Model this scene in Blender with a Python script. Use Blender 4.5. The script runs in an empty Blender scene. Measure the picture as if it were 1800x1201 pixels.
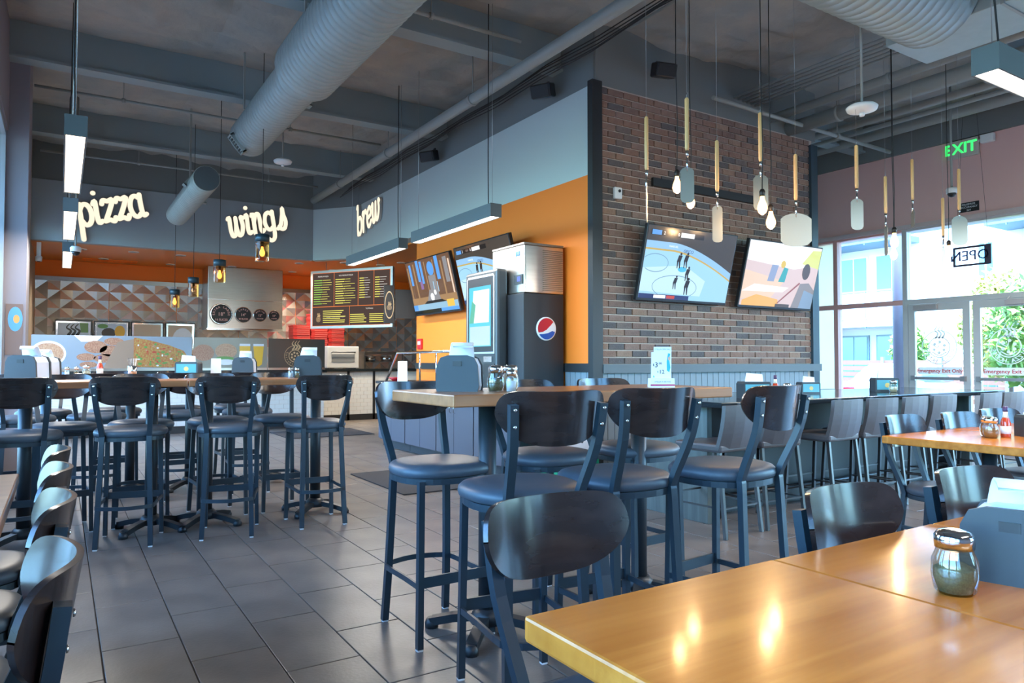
import bpy, bmesh, math, random
from mathutils import Vector, Matrix, noise as mnoise
random.seed(7)
R = math.radians
C = bpy.context.scene.collection
SC = bpy.context.scene

# ---------------------------------------------------------------- camera, world, sun, exposure
FPX = 1254.0
YAW, PIT, CAMH = R(32.33), R(1.61), 1.2
cam_d = bpy.data.cameras.new('camera')
cam_d.sensor_width = 36.0
cam_d.lens = FPX / 1800 * 36
cam_d.clip_start = 0.02
cam_d.clip_end = 300
cam = bpy.data.objects.new('camera', cam_d)
C.objects.link(cam)
cam.location = (0, 0, CAMH)
cam.rotation_euler = (R(90) + PIT, 0, -YAW)
SC.camera = cam

world = bpy.data.worlds.new('world')
SC.world = world
world.use_nodes = True
wn = world.node_tree.nodes
wl = world.node_tree.links
wn.clear()
sky = wn.new('ShaderNodeTexSky')
sky.sky_type = 'NISHITA'
sky.sun_disc = False
sky.sun_elevation = R(74)
sky.sun_rotation = R(-75)
sky.ozone_density = 2.2
bg = wn.new('ShaderNodeBackground')
bg.inputs['Strength'].default_value = 2.2
wo = wn.new('ShaderNodeOutputWorld')
wt = wn.new('ShaderNodeMix'); wt.data_type = 'RGBA'; wt.blend_type = 'MULTIPLY'
wt.inputs[0].default_value = 1.0; wt.inputs[7].default_value = (.60, 1.0, 1.24, 1)   # camera white balance set for the warm lamps
wl.new(sky.outputs[0], wt.inputs[6]); wl.new(wt.outputs[2], bg.inputs[0])
wl.new(bg.outputs[0], wo.inputs[0])

sun_d = bpy.data.lights.new('sun', 'SUN')
sun_d.energy = 16.0
sun_d.angle = R(0.6)
sun_d.color = (.93, .97, 1.0)
sun = bpy.data.objects.new('sun', sun_d)
C.objects.link(sun)
_sd = Vector((0.25, 0.10, -0.96))          # travel direction: from the left, high
sun.rotation_euler = _sd.to_track_quat('-Z', 'Y').to_euler()

vs = SC.view_settings
vs.view_transform = 'Standard'
vs.look = 'None'
vs.gamma = 1.0
vs.use_curve_mapping = False
vs.exposure = 0.55

# ---------------------------------------------------------------- pixel helpers (photo 1800 x 1201)
_F = Vector((math.sin(YAW) * math.cos(PIT), math.cos(YAW) * math.cos(PIT), math.sin(PIT)))
_R = Vector((math.cos(YAW), -math.sin(YAW), 0))
_U = _R.cross(_F)
_C = Vector((0, 0, CAMH))
def ray(u, v): return _F + _R * ((u - 900) / FPX) + _U * ((600.5 - v) / FPX)
def onz(u, v, z=0.0):
    d = ray(u, v); return _C + d * ((z - CAMH) / d.z)
def onx(u, v, x):
    d = ray(u, v); return _C + d * (x / d.x)
def ony(u, v, y):
    d = ray(u, v); return _C + d * (y / d.y)
def pix(p):
    d = Vector(p) - _C; w = d.dot(_F)
    return 900 + FPX * d.dot(_R) / w, 600.5 - FPX * d.dot(_U) / w, w

# ---------------------------------------------------------------- materials
MATS = {}
def mat(name, col=(.5, .5, .5), rough=.5, metal=0.0, emit=None, es=0.0, noise=None, bump=None, coat=0.0, spec=None,
        alpha=None, trans=0.0, stretch=(1, 1, 1)):
    if name in MATS: return MATS[name]
    m = bpy.data.materials.new(name)
    m.use_nodes = True
    nt = m.node_tree
    b = nt.nodes['Principled BSDF']
    c4 = tuple(col) + (1,)
    b.inputs['Base Color'].default_value = c4
    b.inputs['Roughness'].default_value = rough
    b.inputs['Metallic'].default_value = metal
    if spec is not None: b.inputs['Specular IOR Level'].default_value = spec
    if coat: b.inputs['Coat Weight'].default_value = coat; b.inputs['Coat Roughness'].default_value = .12
    if trans: b.inputs['Transmission Weight'].default_value = trans
    if alpha is not None: b.inputs['Alpha'].default_value = alpha
    if emit is not None:
        b.inputs['Emission Color'].default_value = tuple(emit) + (1,)
        b.inputs['Emission Strength'].default_value = es
    if noise or bump:
        tc = nt.nodes.new('ShaderNodeTexCoord')
        mp = nt.nodes.new('ShaderNodeMapping')
        mp.inputs['Scale'].default_value = stretch
        nt.links.new(tc.outputs['Object'], mp.inputs['Vector'])
    if noise:
        sc, c2, amt = noise
        n = nt.nodes.new('ShaderNodeTexNoise')
        n.inputs['Scale'].default_value = sc
        n.inputs['Detail'].default_value = 6
        nt.links.new(mp.outputs[0], n.inputs['Vector'])
        rp = nt.nodes.new('ShaderNodeMapRange')
        rp.inputs['From Min'].default_value = .3; rp.inputs['From Max'].default_value = .7
        rp.inputs['To Max'].default_value = amt
        nt.links.new(n.outputs[0], rp.inputs[0])
        mx = nt.nodes.new('ShaderNodeMix'); mx.data_type = 'RGBA'
        mx.inputs[6].default_value = c4
        mx.inputs[7].default_value = tuple(c2) + (1,)
        nt.links.new(rp.outputs[0], mx.inputs[0])
        nt.links.new(mx.outputs[2], b.inputs['Base Color'])
    if bump:
        sc, st = bump
        n2 = nt.nodes.new('ShaderNodeTexNoise')
        n2.inputs['Scale'].default_value = sc
        n2.inputs['Detail'].default_value = 4
        nt.links.new(mp.outputs[0], n2.inputs['Vector'])
        bp = nt.nodes.new('ShaderNodeBump')
        bp.inputs['Strength'].default_value = st
        bp.inputs['Distance'].default_value = .02
        nt.links.new(n2.outputs[0], bp.inputs['Height'])
        nt.links.new(bp.outputs[0], b.inputs['Normal'])
    MATS[name] = m
    return m

def glass_mat(name, tint=(1, 1, 1), refl=.5):
    if name in MATS: return MATS[name]
    m = bpy.data.materials.new(name); m.use_nodes = True
    nt = m.node_tree; nt.nodes.clear()
    o = nt.nodes.new('ShaderNodeOutputMaterial')
    t = nt.nodes.new('ShaderNodeBsdfTransparent'); t.inputs[0].default_value = tuple(tint) + (1,)
    g = nt.nodes.new('ShaderNodeBsdfGlossy'); g.inputs['Roughness'].default_value = .02
    lw = nt.nodes.new('ShaderNodeLayerWeight'); lw.inputs[0].default_value = refl
    mr = nt.nodes.new('ShaderNodeMath'); mr.operation = 'MULTIPLY'; mr.inputs[1].default_value = .6
    mx = nt.nodes.new('ShaderNodeMixShader')
    nt.links.new(lw.outputs['Fresnel'], mr.inputs[0])
    nt.links.new(mr.outputs[0], mx.inputs[0]); nt.links.new(t.outputs[0], mx.inputs[1]); nt.links.new(g.outputs[0], mx.inputs[2])
    nt.links.new(mx.outputs[0], o.inputs[0])
    MATS[name] = m
    return m

def wood_mat(name, c1, c2, c3, rough=.3, strip=.0, axis='X', coat=.0):
    """grain along local axis; strips of slightly different tone across it (butcher block)"""
    if name in MATS: return MATS[name]
    m = bpy.data.materials.new(name); m.use_nodes = True
    nt = m.node_tree; b = nt.nodes['Principled BSDF']
    b.inputs['Roughness'].default_value = rough
    if coat: b.inputs['Coat Weight'].default_value = coat; b.inputs['Coat Roughness'].default_value = .1
    tc = nt.nodes.new('ShaderNodeTexCoord'); mp = nt.nodes.new('ShaderNodeMapping')
    mp.inputs['Scale'].default_value = {'X': (1.2, 16, 16), 'Y': (16, 1.2, 16), 'Z': (16, 16, 1.2)}[axis]
    nt.links.new(tc.outputs['Object'], mp.inputs[0])
    n = nt.nodes.new('ShaderNodeTexNoise'); n.inputs['Scale'].default_value = 1.6; n.inputs['Detail'].default_value = 7
    nt.links.new(mp.outputs[0], n.inputs['Vector'])
    cr = nt.nodes.new('ShaderNodeValToRGB')
    cr.color_ramp.elements[0].position = .3; cr.color_ramp.elements[0].color = tuple(c1) + (1,)
    cr.color_ramp.elements[1].position = .72; cr.color_ramp.elements[1].color = tuple(c2) + (1,)
    nt.links.new(n.outputs[0], cr.inputs[0])
    last = cr.outputs[0]
    if strip:
        sp = nt.nodes.new('ShaderNodeSeparateXYZ'); nt.links.new(tc.outputs['Object'], sp.inputs[0])
        d = nt.nodes.new('ShaderNodeMath'); d.operation = 'DIVIDE'; d.inputs[1].default_value = strip
        nt.links.new(sp.outputs[1 if axis == 'X' else 0], d.inputs[0])
        fl = nt.nodes.new('ShaderNodeMath'); fl.operation = 'FLOOR'; nt.links.new(d.outputs[0], fl.inputs[0])
        wnz = nt.nodes.new('ShaderNodeTexWhiteNoise'); wnz.noise_dimensions = '1D'; nt.links.new(fl.outputs[0], wnz.inputs['W'])
        ml = nt.nodes.new('ShaderNodeMath'); ml.operation = 'MULTIPLY'; ml.inputs[1].default_value = .75
        nt.links.new(wnz.outputs[0], ml.inputs[0])
        mx = nt.nodes.new('ShaderNodeMix'); mx.data_type = 'RGBA'; mx.inputs[7].default_value = tuple(c3) + (1,)
        nt.links.new(ml.outputs[0], mx.inputs[0]); nt.links.new(last, mx.inputs[6]); last = mx.outputs[2]
    nt.links.new(last, b.inputs['Base Color'])
    MATS[name] = m
    return m

def emis(name, col, s=1.0): return mat(name, (0, 0, 0), .6, emit=col, es=s, spec=0)

# common materials
M_TILE = mat('floor_tile_ceramic', (.105, .095, .09), .34, noise=(3.2, (.20, .175, .155), .9), bump=(60, .05))
M_GROUT = mat('grout', (.045, .04, .038), .9)
M_GREY = mat('grey_green_paint', (.47, .535, .52), .7)
M_GREYD = mat('dark_grey_paint', (.17, .185, .18), .8)
M_SOFF = mat('slate_paint', (.30, .335, .35), .75)
M_ORANGE = mat('orange_paint', (.90, .205, .014), .6)
M_BLACKTRIM = mat('black_trim', (.018, .02, .022), .5)
M_WAINS = mat('blue_grey_boards', (.21, .26, .29), .5)
M_MORTAR = mat('mortar', (.56, .475, .40), .95, bump=(90, .3))
M_CEIL = mat('ceiling_insulation', (.26, .275, .265), .75, noise=(2.5, (.40, .355, .30), .8), bump=(7, .8))
M_STEELB = mat('painted_steel', (.25, .31, .32), .6)
M_DUCT = mat('galvanised_duct', (.34, .40, .385), .5, metal=.25, noise=(9, (.29, .345, .33), .6))
M_PIPE = mat('painted_pipe', (.28, .30, .28), .55)
M_DARKPIPE = mat('dark_painted_pipe', (.10, .12, .125), .6)
M_CABLE = mat('black_cable', (.01, .01, .011), .6)
M_WIRE = mat('steel_wire', (.35, .36, .36), .4, metal=.8)
M_WHITEP = mat('white_plastic', (.78, .79, .78), .4)
M_BLACKP = mat('black_plastic', (.012, .014, .017), .35)
M_PANEL = wood_mat('espresso_plywood', (.016, .011, .011), (.034, .022, .020), (.02, .015, .014), .22, axis='X', coat=.25)
M_FRAME = mat('blue_black_powder_coat', (.020, .034, .046), .38)
M_SEAT = mat('slate_blue_vinyl', (.052, .068, .088), .45, noise=(40, (.062, .08, .10), .5))
M_TOPW = wood_mat('amber_table_wood', (.47, .140, .016), (.74, .265, .042), (.54, .165, .02), .26, strip=.09, axis='X', coat=.3)
M_BARW = wood_mat('brown_bar_wood', (.31, .118, .042), (.50, .205, .08), (.37, .14, .052), .28, strip=.09, axis='X', coat=.2)
M_STEEL = mat('brushed_steel', (.55, .53, .50), .28, metal=1.0, noise=(3, (.48, .45, .42), .7), stretch=(1, 1, 12))
M_QUILT = mat('quilted_steel', (.80, .82, .78), .22, metal=.75)
M_CHROME = mat('chrome', (.75, .75, .75), .12, metal=1.0)
M_WINGLASS = glass_mat('window_glass', (.97, .99, 1.0), .35)
M_JARGLASS = glass_mat('jar_glass', (.93, .96, .96), .6)
M_WHITE = mat('white_card', (.82, .83, .84), .5)
M_NAPKIN = mat('white_napkin', (.80, .82, .86), .8)
M_LENS = emis('light_lens', (1.0, .90, .78), 6.0)
M_LENSW = emis('light_lens_warm', (1.0, .80, .58), 3.2)

# ---------------------------------------------------------------- mesh builder
class MB:
    def __init__(self):
        self.v = []; self.f = []; self.mi = []; self.mats = []; self.smooth = []
        self.cur = 0; self.sm = False
    def use(self, m):
        if m not in self.mats: self.mats.append(m)
        self.cur = self.mats.index(m); return self
    def face(self, idx): self.f.append(idx); self.mi.append(self.cur); self.smooth.append(self.sm)
    def add(self, vs, fs, mtx=None):
        o = len(self.v)
        for p in vs:
            p = Vector(p)
            self.v.append(mtx @ p if mtx else p)
        for q in fs: self.face([o + i for i in q])
        return self
    def box(self, x0, x1, y0, y1, z0, z1, mtx=None):
        vs = [(x0, y0, z0), (x1, y0, z0), (x1, y1, z0), (x0, y1, z0), (x0, y0, z1), (x1, y0, z1), (x1, y1, z1), (x0, y1, z1)]
        fs = [(0, 3, 2, 1), (4, 5, 6, 7), (0, 1, 5, 4), (1, 2, 6, 5), (2, 3, 7, 6), (3, 0, 4, 7)]
        return self.add(vs, fs, mtx)
    def bbox(self, x0, x1, y0, y1, z0, z1, b=.004, mtx=None):
        """box with bevelled edges"""
        bm = bmesh.new()
        bmesh.ops.create_cube(bm, size=1)
        for v in bm.verts: v.co = Vector(((x0 + x1) / 2 + v.co.x * (x1 - x0), (y0 + y1) / 2 + v.co.y * (y1 - y0), (z0 + z1) / 2 + v.co.z * (z1 - z0)))
        bmesh.ops.bevel(bm, geom=list(bm.edges), offset=b, segments=2, affect='EDGES', profile=.5)
        bm.verts.index_update()
        vs = [v.co.copy() for v in bm.verts]; fs = [[v.index for v in f.verts] for f in bm.faces]
        bm.free()
        return self.add(vs, fs, mtx)
    def beam(self, p, q, w, h, up=(0, 0, 1)):
        p = Vector(p); q = Vector(q); d = (q - p); L = d.length
        if L < 1e-6: return self
        d.normalize(); upv = Vector(up)
        if abs(d.dot(upv)) > .98: upv = Vector((0, 1, 0))
        s = d.cross(upv).normalized(); u = s.cross(d)
        vs = []
        for e in (p, q):
            for a, b in ((-1, -1), (1, -1), (1, 1), (-1, 1)):
                vs.append(e + s * (a * w / 2) + u * (b * h / 2))
        return self.add(vs, [(0, 1, 2, 3), (7, 6, 5, 4), (0, 4, 5, 1), (1, 5, 6, 2), (2, 6, 7, 3), (3, 7, 4, 0)])
    def path(self, pts, w, h, up=(0, 0, 1)):
        """swept rectangle along a polyline"""
        pts = [Vector(p) for p in pts]; n = len(pts); rings = []
        for i, p in enumerate(pts):
            d = (pts[min(i + 1, n - 1)] - pts[max(i - 1, 0)]).normalized(); upv = Vector(up)
            s = d.cross(upv).normalized(); u = s.cross(d)
            rings.append([p + s * (a * w / 2) + u * (b * h / 2) for a, b in ((-1, -1), (1, -1), (1, 1), (-1, 1))])
        o = len(self.v)
        for r in rings: self.v.extend(r)
        for i in range(n - 1):
            for k in range(4):
                self.face([o + i * 4 + k, o + (i + 1) * 4 + k, o + (i + 1) * 4 + (k + 1) % 4, o + i * 4 + (k + 1) % 4])
        self.face([o, o + 1, o + 2, o + 3]); e = o + (n - 1) * 4
        self.face([e + 3, e + 2, e + 1, e]); return self
    def tube(self, pts, r, n=10, cap=True):
        pts = [Vector(p) for p in pts]; k = len(pts); o = len(self.v)
        prev = None
        for i, p in enumerate(pts):
            d = (pts[min(i + 1, k - 1)] - pts[max(i - 1, 0)]).normalized()
            if prev is None:
                s = d.cross(Vector((0, 0, 1)))
                if s.length < .05: s = d.cross(Vector((1, 0, 0)))
                s.normalize()
            else:
                s = prev - d * prev.dot(d); s.normalize()
            prev = s; u = d.cross(s)
            rr = r[i] if isinstance(r, (list, tuple)) else r
            for j in range(n):
                a = 2 * math.pi * j / n
                self.v.append(p + s * (math.cos(a) * rr) + u * (math.sin(a) * rr))
        osm = self.sm; self.sm = True
        for i in range(k - 1):
            for j in range(n):
                self.face([o + i * n + j, o + i * n + (j + 1) % n, o + (i + 1) * n + (j + 1) % n, o + (i + 1) * n + j])
        self.sm = False
        if cap:
            self.face([o + j for j in reversed(range(n))]); self.face([o + (k - 1) * n + j for j in range(n)])
        self.sm = osm; return self
    def lathe(self, prof, n=20, center=(0, 0, 0), mtx=None):
        """prof: list of (r, z)"""
        vs = []; fs = []
        for r, z in prof:
            for j in range(n):
                a = 2 * math.pi * j / n
                vs.append((center[0] + r * math.cos(a), center[1] + r * math.sin(a), center[2] + z))
        for i in range(len(prof) - 1):
            for j in range(n):
                fs.append((i * n + j, i * n + (j + 1) % n, (i + 1) * n + (j + 1) % n, (i + 1) * n + j))
        fs.append(tuple(reversed(range(n)))); fs.append(tuple((len(prof) - 1) * n + j for j in range(n)))
        osm = self.sm; self.sm = True; self.add(vs, fs, mtx); self.sm = osm
        self.smooth[-1] = False; self.smooth[-2] = False
        return self
    def prism(self, poly, y0, y1, mtx=None):
        """poly in (x, z), extruded along y from y0 (front) to y1"""
        n = len(poly)
        vs = [(x, y0, z) for x, z in poly] + [(x, y1, z) for x, z in poly]
        fs = [tuple(range(n)), tuple(reversed(range(n, 2 * n)))]
        for i in range(n): fs.append((i, i + n, (i + 1) % n + n, (i + 1) % n))
        return self.add(vs, fs, mtx)
    def prismz(self, poly, z0, z1, mtx=None):
        n = len(poly)
        vs = [(x, y, z0) for x, y in poly] + [(x, y, z1) for x, y in poly]
        fs = [tuple(reversed(range(n))), tuple(range(n, 2 * n))]
        for i in range(n): fs.append((i, (i + 1) % n, (i + 1) % n + n, i + n))
        return self.add(vs, fs, mtx)
    def flat(self, poly, y=0.0):
        """single polygon in the x-z plane facing -y"""
        return self.add([(x, y, z) for x, z in poly], [tuple(range(len(poly)))])
    def stroke(self, pts, w, y0, y1, n=6):
        """thick rounded pen stroke in the x-z plane, extruded y0..y1"""
        P = smooth_line(pts)
        L = []; Rr = []
        for i, p in enumerate(P):
            a = P[max(i - 1, 0)]; b = P[min(i + 1, len(P) - 1)]
            dx, dz = b[0] - a[0], b[1] - a[1]; l = math.hypot(dx, dz) or 1
            ww = w[0] + (w[1] - w[0]) * i / (len(P) - 1) if isinstance(w, tuple) else w
            L.append((p[0] - dz / l * ww / 2, p[1] + dx / l * ww / 2)); Rr.append((p[0] + dz / l * ww / 2, p[1] - dx / l * ww / 2))
        for i in range(len(P) - 1):
            self.prism([L[i], Rr[i], Rr[i + 1], L[i + 1]], y0, y1)
        for e in (P[0], P[-1]):
            ww = (w[0] if e is P[0] else w[1]) if isinstance(w, tuple) else w
            self.prism([(e[0] + math.cos(2 * math.pi * k / 10) * ww / 2, e[1] + math.sin(2 * math.pi * k / 10) * ww / 2) for k in range(10)], y0, y1)
        return self
    def build(self, name, m=None, parent=None, loc=None, rot=None):
        me = self.mesh(name, m)
        return link(name, me, parent, loc, rot)
    def mesh(self, name, m=None):
        me = bpy.data.meshes.new(name)
        me.from_pydata([tuple(p) for p in self.v], [], self.f)
        mats = self.mats or [m]
        for q in mats: me.materials.append(q)
        if self.mats: me.polygons.foreach_set('material_index', self.mi)
        me.polygons.foreach_set('use_smooth', self.smooth)
        me.update()
        return me

def smooth_line(pts, sub=5):
    if len(pts) < 3: return [tuple(p) for p in pts]
    P = [pts[0]] + list(pts) + [pts[-1]]; out = []
    for i in range(1, len(P) - 2):
        a, b, c, d = P[i - 1], P[i], P[i + 1], P[i + 2]
        for k in range(sub):
            t = k / sub
            out.append(tuple(.5 * (2 * b[j] + (c[j] - a[j]) * t + (2 * a[j] - 5 * b[j] + 4 * c[j] - d[j]) * t * t + (-a[j] + 3 * b[j] - 3 * c[j] + d[j]) * t ** 3) for j in range(len(b))))
    out.append(tuple(pts[-1])); return out

def link(name, me, parent=None, loc=None, rot=None):
    o = bpy.data.objects.new(name, me)
    C.objects.link(o)
    if parent is not None: o.parent = parent
    if loc is not None: o.location = loc
    if rot is not None: o.rotation_euler = rot
    return o
def tag(o, label, cat, group=None):
    o['label'] = label; o['category'] = cat
    if group: o['group'] = group
    return o
def thing(name, label, cat, loc=(0, 0, 0), rotz=0.0, group=None, rot=None):
    o = bpy.data.objects.new(name, None)
    o.empty_display_size = .1
    C.objects.link(o)
    o.location = loc
    o.rotation_euler = rot if rot else (0, 0, rotz)
    return tag(o, label, cat, group)
def struct(o):
    o['kind'] = 'structure'; return o
def dup(root, loc, rotz, label, group=None):
    r = root.copy(); C.objects.link(r); r.location = loc; r.rotation_euler = (0, 0, rotz)
    r['label'] = label
    if group: r['group'] = group
    for ch in list(root.children):
        c = ch.copy(); C.objects.link(c); c.parent = r
        for g in ch.children:
            d = g.copy(); C.objects.link(d); d.parent = c
    return r

def text_mesh(s, size, extrude=.001, shear=0.0, bold=0.0, align='CENTER', mirror=False):
    cu = bpy.data.curves.new('lettering', 'FONT')
    cu.body = s; cu.size = size; cu.extrude = extrude; cu.shear = shear; cu.offset = bold
    cu.align_x = align; cu.align_y = 'CENTER'; cu.resolution_u = 2
    o = bpy.data.objects.new('lettering', cu); C.objects.link(o)
    dg = bpy.context.evaluated_depsgraph_get(); dg.update()
    me = bpy.data.meshes.new_from_object(o.evaluated_get(dg))
    bpy.data.objects.remove(o)
    # into x-z plane facing -y
    for v in me.vertices:
        x, y, z = v.co
        v.co = (-x if mirror else x, -z, y)
    if mirror: me.flip_normals()
    me.materials.clear()
    return me
def text(s, size, m, parent, x, z, y=-.002, extrude=.0006, shear=0.0, bold=0.0, align='CENTER', name='lettering', mirror=False, rot=0.0):
    me = text_mesh(s, size, extrude, shear, bold, align, mirror)
    me.materials.append(m)
    return link(name, me, parent, (x, y, z), (0, rot, 0) if rot else None)
def arc_text(s, rad, size, m, parent, cx, cz, a_mid, step, y=-.002, top=True, mirror=False, bold=0.0):
    """letters round a circle, one joined mesh; angles in degrees"""
    mb = MB().use(m); n = len(s)
    for i, ch in enumerate(s):
        if ch == ' ': continue
        a = a_mid + (-(i - (n - 1) / 2) * step if top else (i - (n - 1) / 2) * step)
        ar = R(a); me = text_mesh(ch, size, .0006, 0, bold)
        rot = ar - math.pi / 2 if top else ar + math.pi / 2
        for p in me.polygons:
            q = []
            for vi in p.vertices:
                v = me.vertices[vi].co
                X = v.x * math.cos(rot) - v.z * math.sin(rot) + rad * math.cos(ar)
                Z = v.x * math.sin(rot) + v.z * math.cos(rot) + rad * math.sin(ar)
                q.append((cx + (-X if mirror else X), v.y, cz + Z))
            mb.add(q, [tuple(range(len(q)))])
        bpy.data.meshes.remove(me)
    return mb.build('lettering', m, parent, (0, y, 0))
def disc(cx, cz, r, n=28, rz=None):
    rz = rz or r
    return [(cx + r * math.cos(2 * math.pi * k / n), cz + rz * math.sin(2 * math.pi * k / n)) for k in range(n)]
def rect(x0, x1, z0, z1): return [(x0, z0), (x1, z0), (x1, z1), (x0, z1)]
def decal(layers, name, parent, y=-.001, dy=.0004):
    """flat print: list of (material, polygon) drawn one above the other"""
    mb = MB(); k = 0; last = None
    for m, poly in layers:
        if m is not last: k += 1; last = m
        mb.use(m).flat(poly, y - k * dy)
    return mb.build(name, None, parent)

# ================================================================ STRUCTURE
CZ = 4.75          # ceiling height
XA = 4.6           # orange wall plane
YB = 5.70          # brick wall plane
XW = 10.4          # window wall plane
YBK = -3.5         # wall behind the camera

# ---- floor with tiles
floor = struct(MB().box(-1.7, XW + .2, YBK - .2, 16.2, -.2, -.008).build('floor', M_GROUT))
TW, TL, G = .298, .606, .005
tiles = []
c0 = round((.16) / TW, 4)
for ci in range(-6, 35):
    x0 = .16 + ci * TW
    off = 3.43 + (TL / 2 if ci % 2 else 0)
    r0 = int((YBK - off) / TL) - 1
    for ri in range(r0, 34):
        y0 = off + ri * TL
        xa, xb, ya, yb = max(x0, -1.6), min(x0 + TW, XW), max(y0, YBK), min(y0 + TL, 16)
        if xb - xa < .03 or yb - ya < .03: continue
        cx, cy = (xa + xb) / 2, (ya + yb) / 2
        if XA < cx < 8.2 and 5.8 < cy < 9.9: continue
        u, v, w = pix((cx, cy, 0))
        vis = w > .3 and -40 < u < 1840 and v < 1300
        full = abs((xb - xa) - TW) < .001 and abs((yb - ya) - TL) < .001
        tiles.append((w if (vis and full) else 1e6 + cy, xa, xb, ya, yb))
tiles.sort()
tm = MB().bbox(-TW / 2 + G / 2, TW / 2 - G / 2, -TL / 2 + G / 2, TL / 2 - G / 2, -.010, 0, .0025).mesh('floor_tile', M_TILE)
for t in tiles[:300]:
    link('floor_tile', tm, floor, ((t[1] + t[2]) / 2, (t[3] + t[4]) / 2, 0), (0, 0, math.pi if random.random() < .5 else 0))
mb = MB()
for t in tiles[300:]: mb.box(t[1] + G / 2, t[2] - G / 2, t[3] + G / 2, t[4] - G / 2, -.010, 0)
fo = mb.build('floor_tiles', M_TILE, floor); fo['kind'] = 'stuff'

# ---- ceiling: deck, beams and sagging insulation sheets
ceil = struct(MB().box(-1.7, XW + .2, YBK - .2, 16.2, CZ + .12, CZ + .3).build('ceiling', M_GREYD))
beams_y = [-2.0, .9, 3.55, 6.35, 9.1, 11.9]
for i, y in enumerate(beams_y):
    MB().box(-1.6, XW, y - .06, y + .06, CZ - .33, CZ + .13).box(-1.6, XW, y - .10, y + .10, CZ - .36, CZ - .33).build('ceiling_beam', M_STEELB, ceil)
ys = [YBK] + beams_y + [16.0]
xs = [-1.6, 1.4, 4.4, 7.4, XW]
for a, b in zip(ys[:-1], ys[1:]):
    for c, d in zip(xs[:-1], xs[1:]):
        nx, ny = 44, 36; vs = []; fs = []
        for j in range(ny + 1):
            for i in range(nx + 1):
                s, t = i / nx, j / ny
                x, y = c + (d - c) * s, a + (b - a) * t
                sag = -.16 * (math.sin(math.pi * s) * .6 + .4) * math.sin(math.pi * t)
                w = mnoise.noise((x * .9, y * 4.2, 1.3)) * .06 + mnoise.noise((x * 3.2, y * 1.1, 7.7)) * .035 - .05 * (1 - abs(mnoise.noise((x * 1.3 + y * .6, y * 2.6 - x * .5, 4.2)))) ** 6 + mnoise.noise((x * 2.0, y * 11, 3.3)) * .014
                vs.append((x, y, CZ + .06 + sag + w * math.sin(math.pi * t) ** .5))
        for j in range(ny):
            for i in range(nx):
                k = j * (nx + 1) + i
                fs.append((k, k + nx + 1, k + nx + 2, k + 1))
        m = MB(); m.sm = True
        m.add(vs, fs).build('insulation_sheet', M_CEIL, ceil)

# ---- orange wall (runs away from the camera) with grey upper band and dark top band
wo_ = struct(MB().box(XA, XA + .2, YB + .02, 10.0, 0, 3.14).build('wall_orange', M_ORANGE))
MB().box(XA + .0, XA + .2, YB + .02, 12.6, 3.14, 4.07).build('grey_upper_wall', M_GREY, wo_)
MB().box(XA + .02, XA + .2, YB + .02, 12.6, 4.07, CZ + .1).build('dark_top_band', M_GREYD, wo_)
MB().box(XA - .03, XA, YB + .02, 9.98, 1.09, 1.18).build('chair_rail', M_BLACKTRIM, wo_)
bw = .092
wm = MB().bbox(-.012, 0, -bw / 2 + .003, bw / 2 - .003, .10, 1.09, .002).mesh('wainscot_board', M_WAINS)
k = 0
while YB + .07 + k * bw < 6.2:
    link('wainscot_board', wm, wo_, (XA, YB + .07 + k * bw, 0)); k += 1

# ---- brick wall facing the camera
wb = struct(MB().box(XA + .03, 8.22, YB, YB + .18, 0, 4.07).build('wall_brick', M_MORTAR))
MB().box(XA + .03, 8.3, YB + .0, YB + .2, 4.07, CZ + .1).build('dark_header', M_GREYD, wb)
MB().box(XA - .055, XA + .075, YB - .05, YB + .03, 0, 4.09).build('corner_trim', M_BLACKTRIM, wb)
MB().box(8.14, 8.27, YB - .05, YB + .20, 0, 4.0).build('corner_trim', mat('blue_black_trim', (.03, .055, .075), .5), wb)
MB().box(XA + .075, 8.30, YB - .06, YB, 1.08, 1.17).build('chair_rail', mat('slate_trim', (.10, .12, .13), .5), wb)
bcols = [(.29, .17, .125), (.24, .15, .12), (.34, .215, .155), (.14, .122, .12), (.30, .19, .15), (.20, .15, .13)]
bmats = [mat('brick_clay_%s' % n, c, .9, noise=(14, tuple(q * .72 for q in c), .9), bump=(45, .45)) for n, c in zip(('rust', 'umber', 'tan', 'charcoal', 'brown', 'smoke'), bcols)]
BL, BH, BG = .205, .062, .012
bmesh_full = [MB().bbox(-BL / 2, BL / 2, -.014, .006, -BH / 2, BH / 2, .004).mesh('brick', m) for m in bmats]
bricks = []
row = 0; z = 1.17 + .006 + BH / 2
while z < 4.04:
    x = XA + .075 + (0 if row % 2 else -(BL + BG) / 2)
    while x < 8.14:
        xa, xb = max(x, XA + .075), min(x + BL, 8.14)
        if xb - xa > .02:
            d = (((xa + xb) / 2) ** 2 + YB ** 2 + (z - 1.2) ** 2) ** .5
            bricks.append((0 if xb - xa > BL - .001 else 1, d, xa, xb, z))
        x += BL + BG
    row += 1; z += BH + BG
bricks.sort()
random.seed(3)
for n_, d, xa, xb, z in bricks[:300]:
    q = random.choices(range(6), (4, 3, 2, 2, 3, 2))[0]
    link('brick', bmesh_full[q], wb, ((xa + xb) / 2, YB - random.uniform(0, .004), z))
mb = MB()
for n_, d, xa, xb, z in bricks[300:]:
    mb.use(bmats[random.choices(range(6), (4, 3, 2, 2, 3, 2))[0]])
    y = YB - .014 - random.uniform(0, .004)
    mb.box(xa, xb, y, YB + .005, z - BH / 2, z + BH / 2)
bs = mb.build('bricks', None, wb); bs['kind'] = 'stuff'
wm2 = MB().bbox(-bw / 2 + .003, bw / 2 - .003, -.012, 0, .10, 1.08, .002).mesh('wainscot_board', M_WAINS)
k = 0
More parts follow.
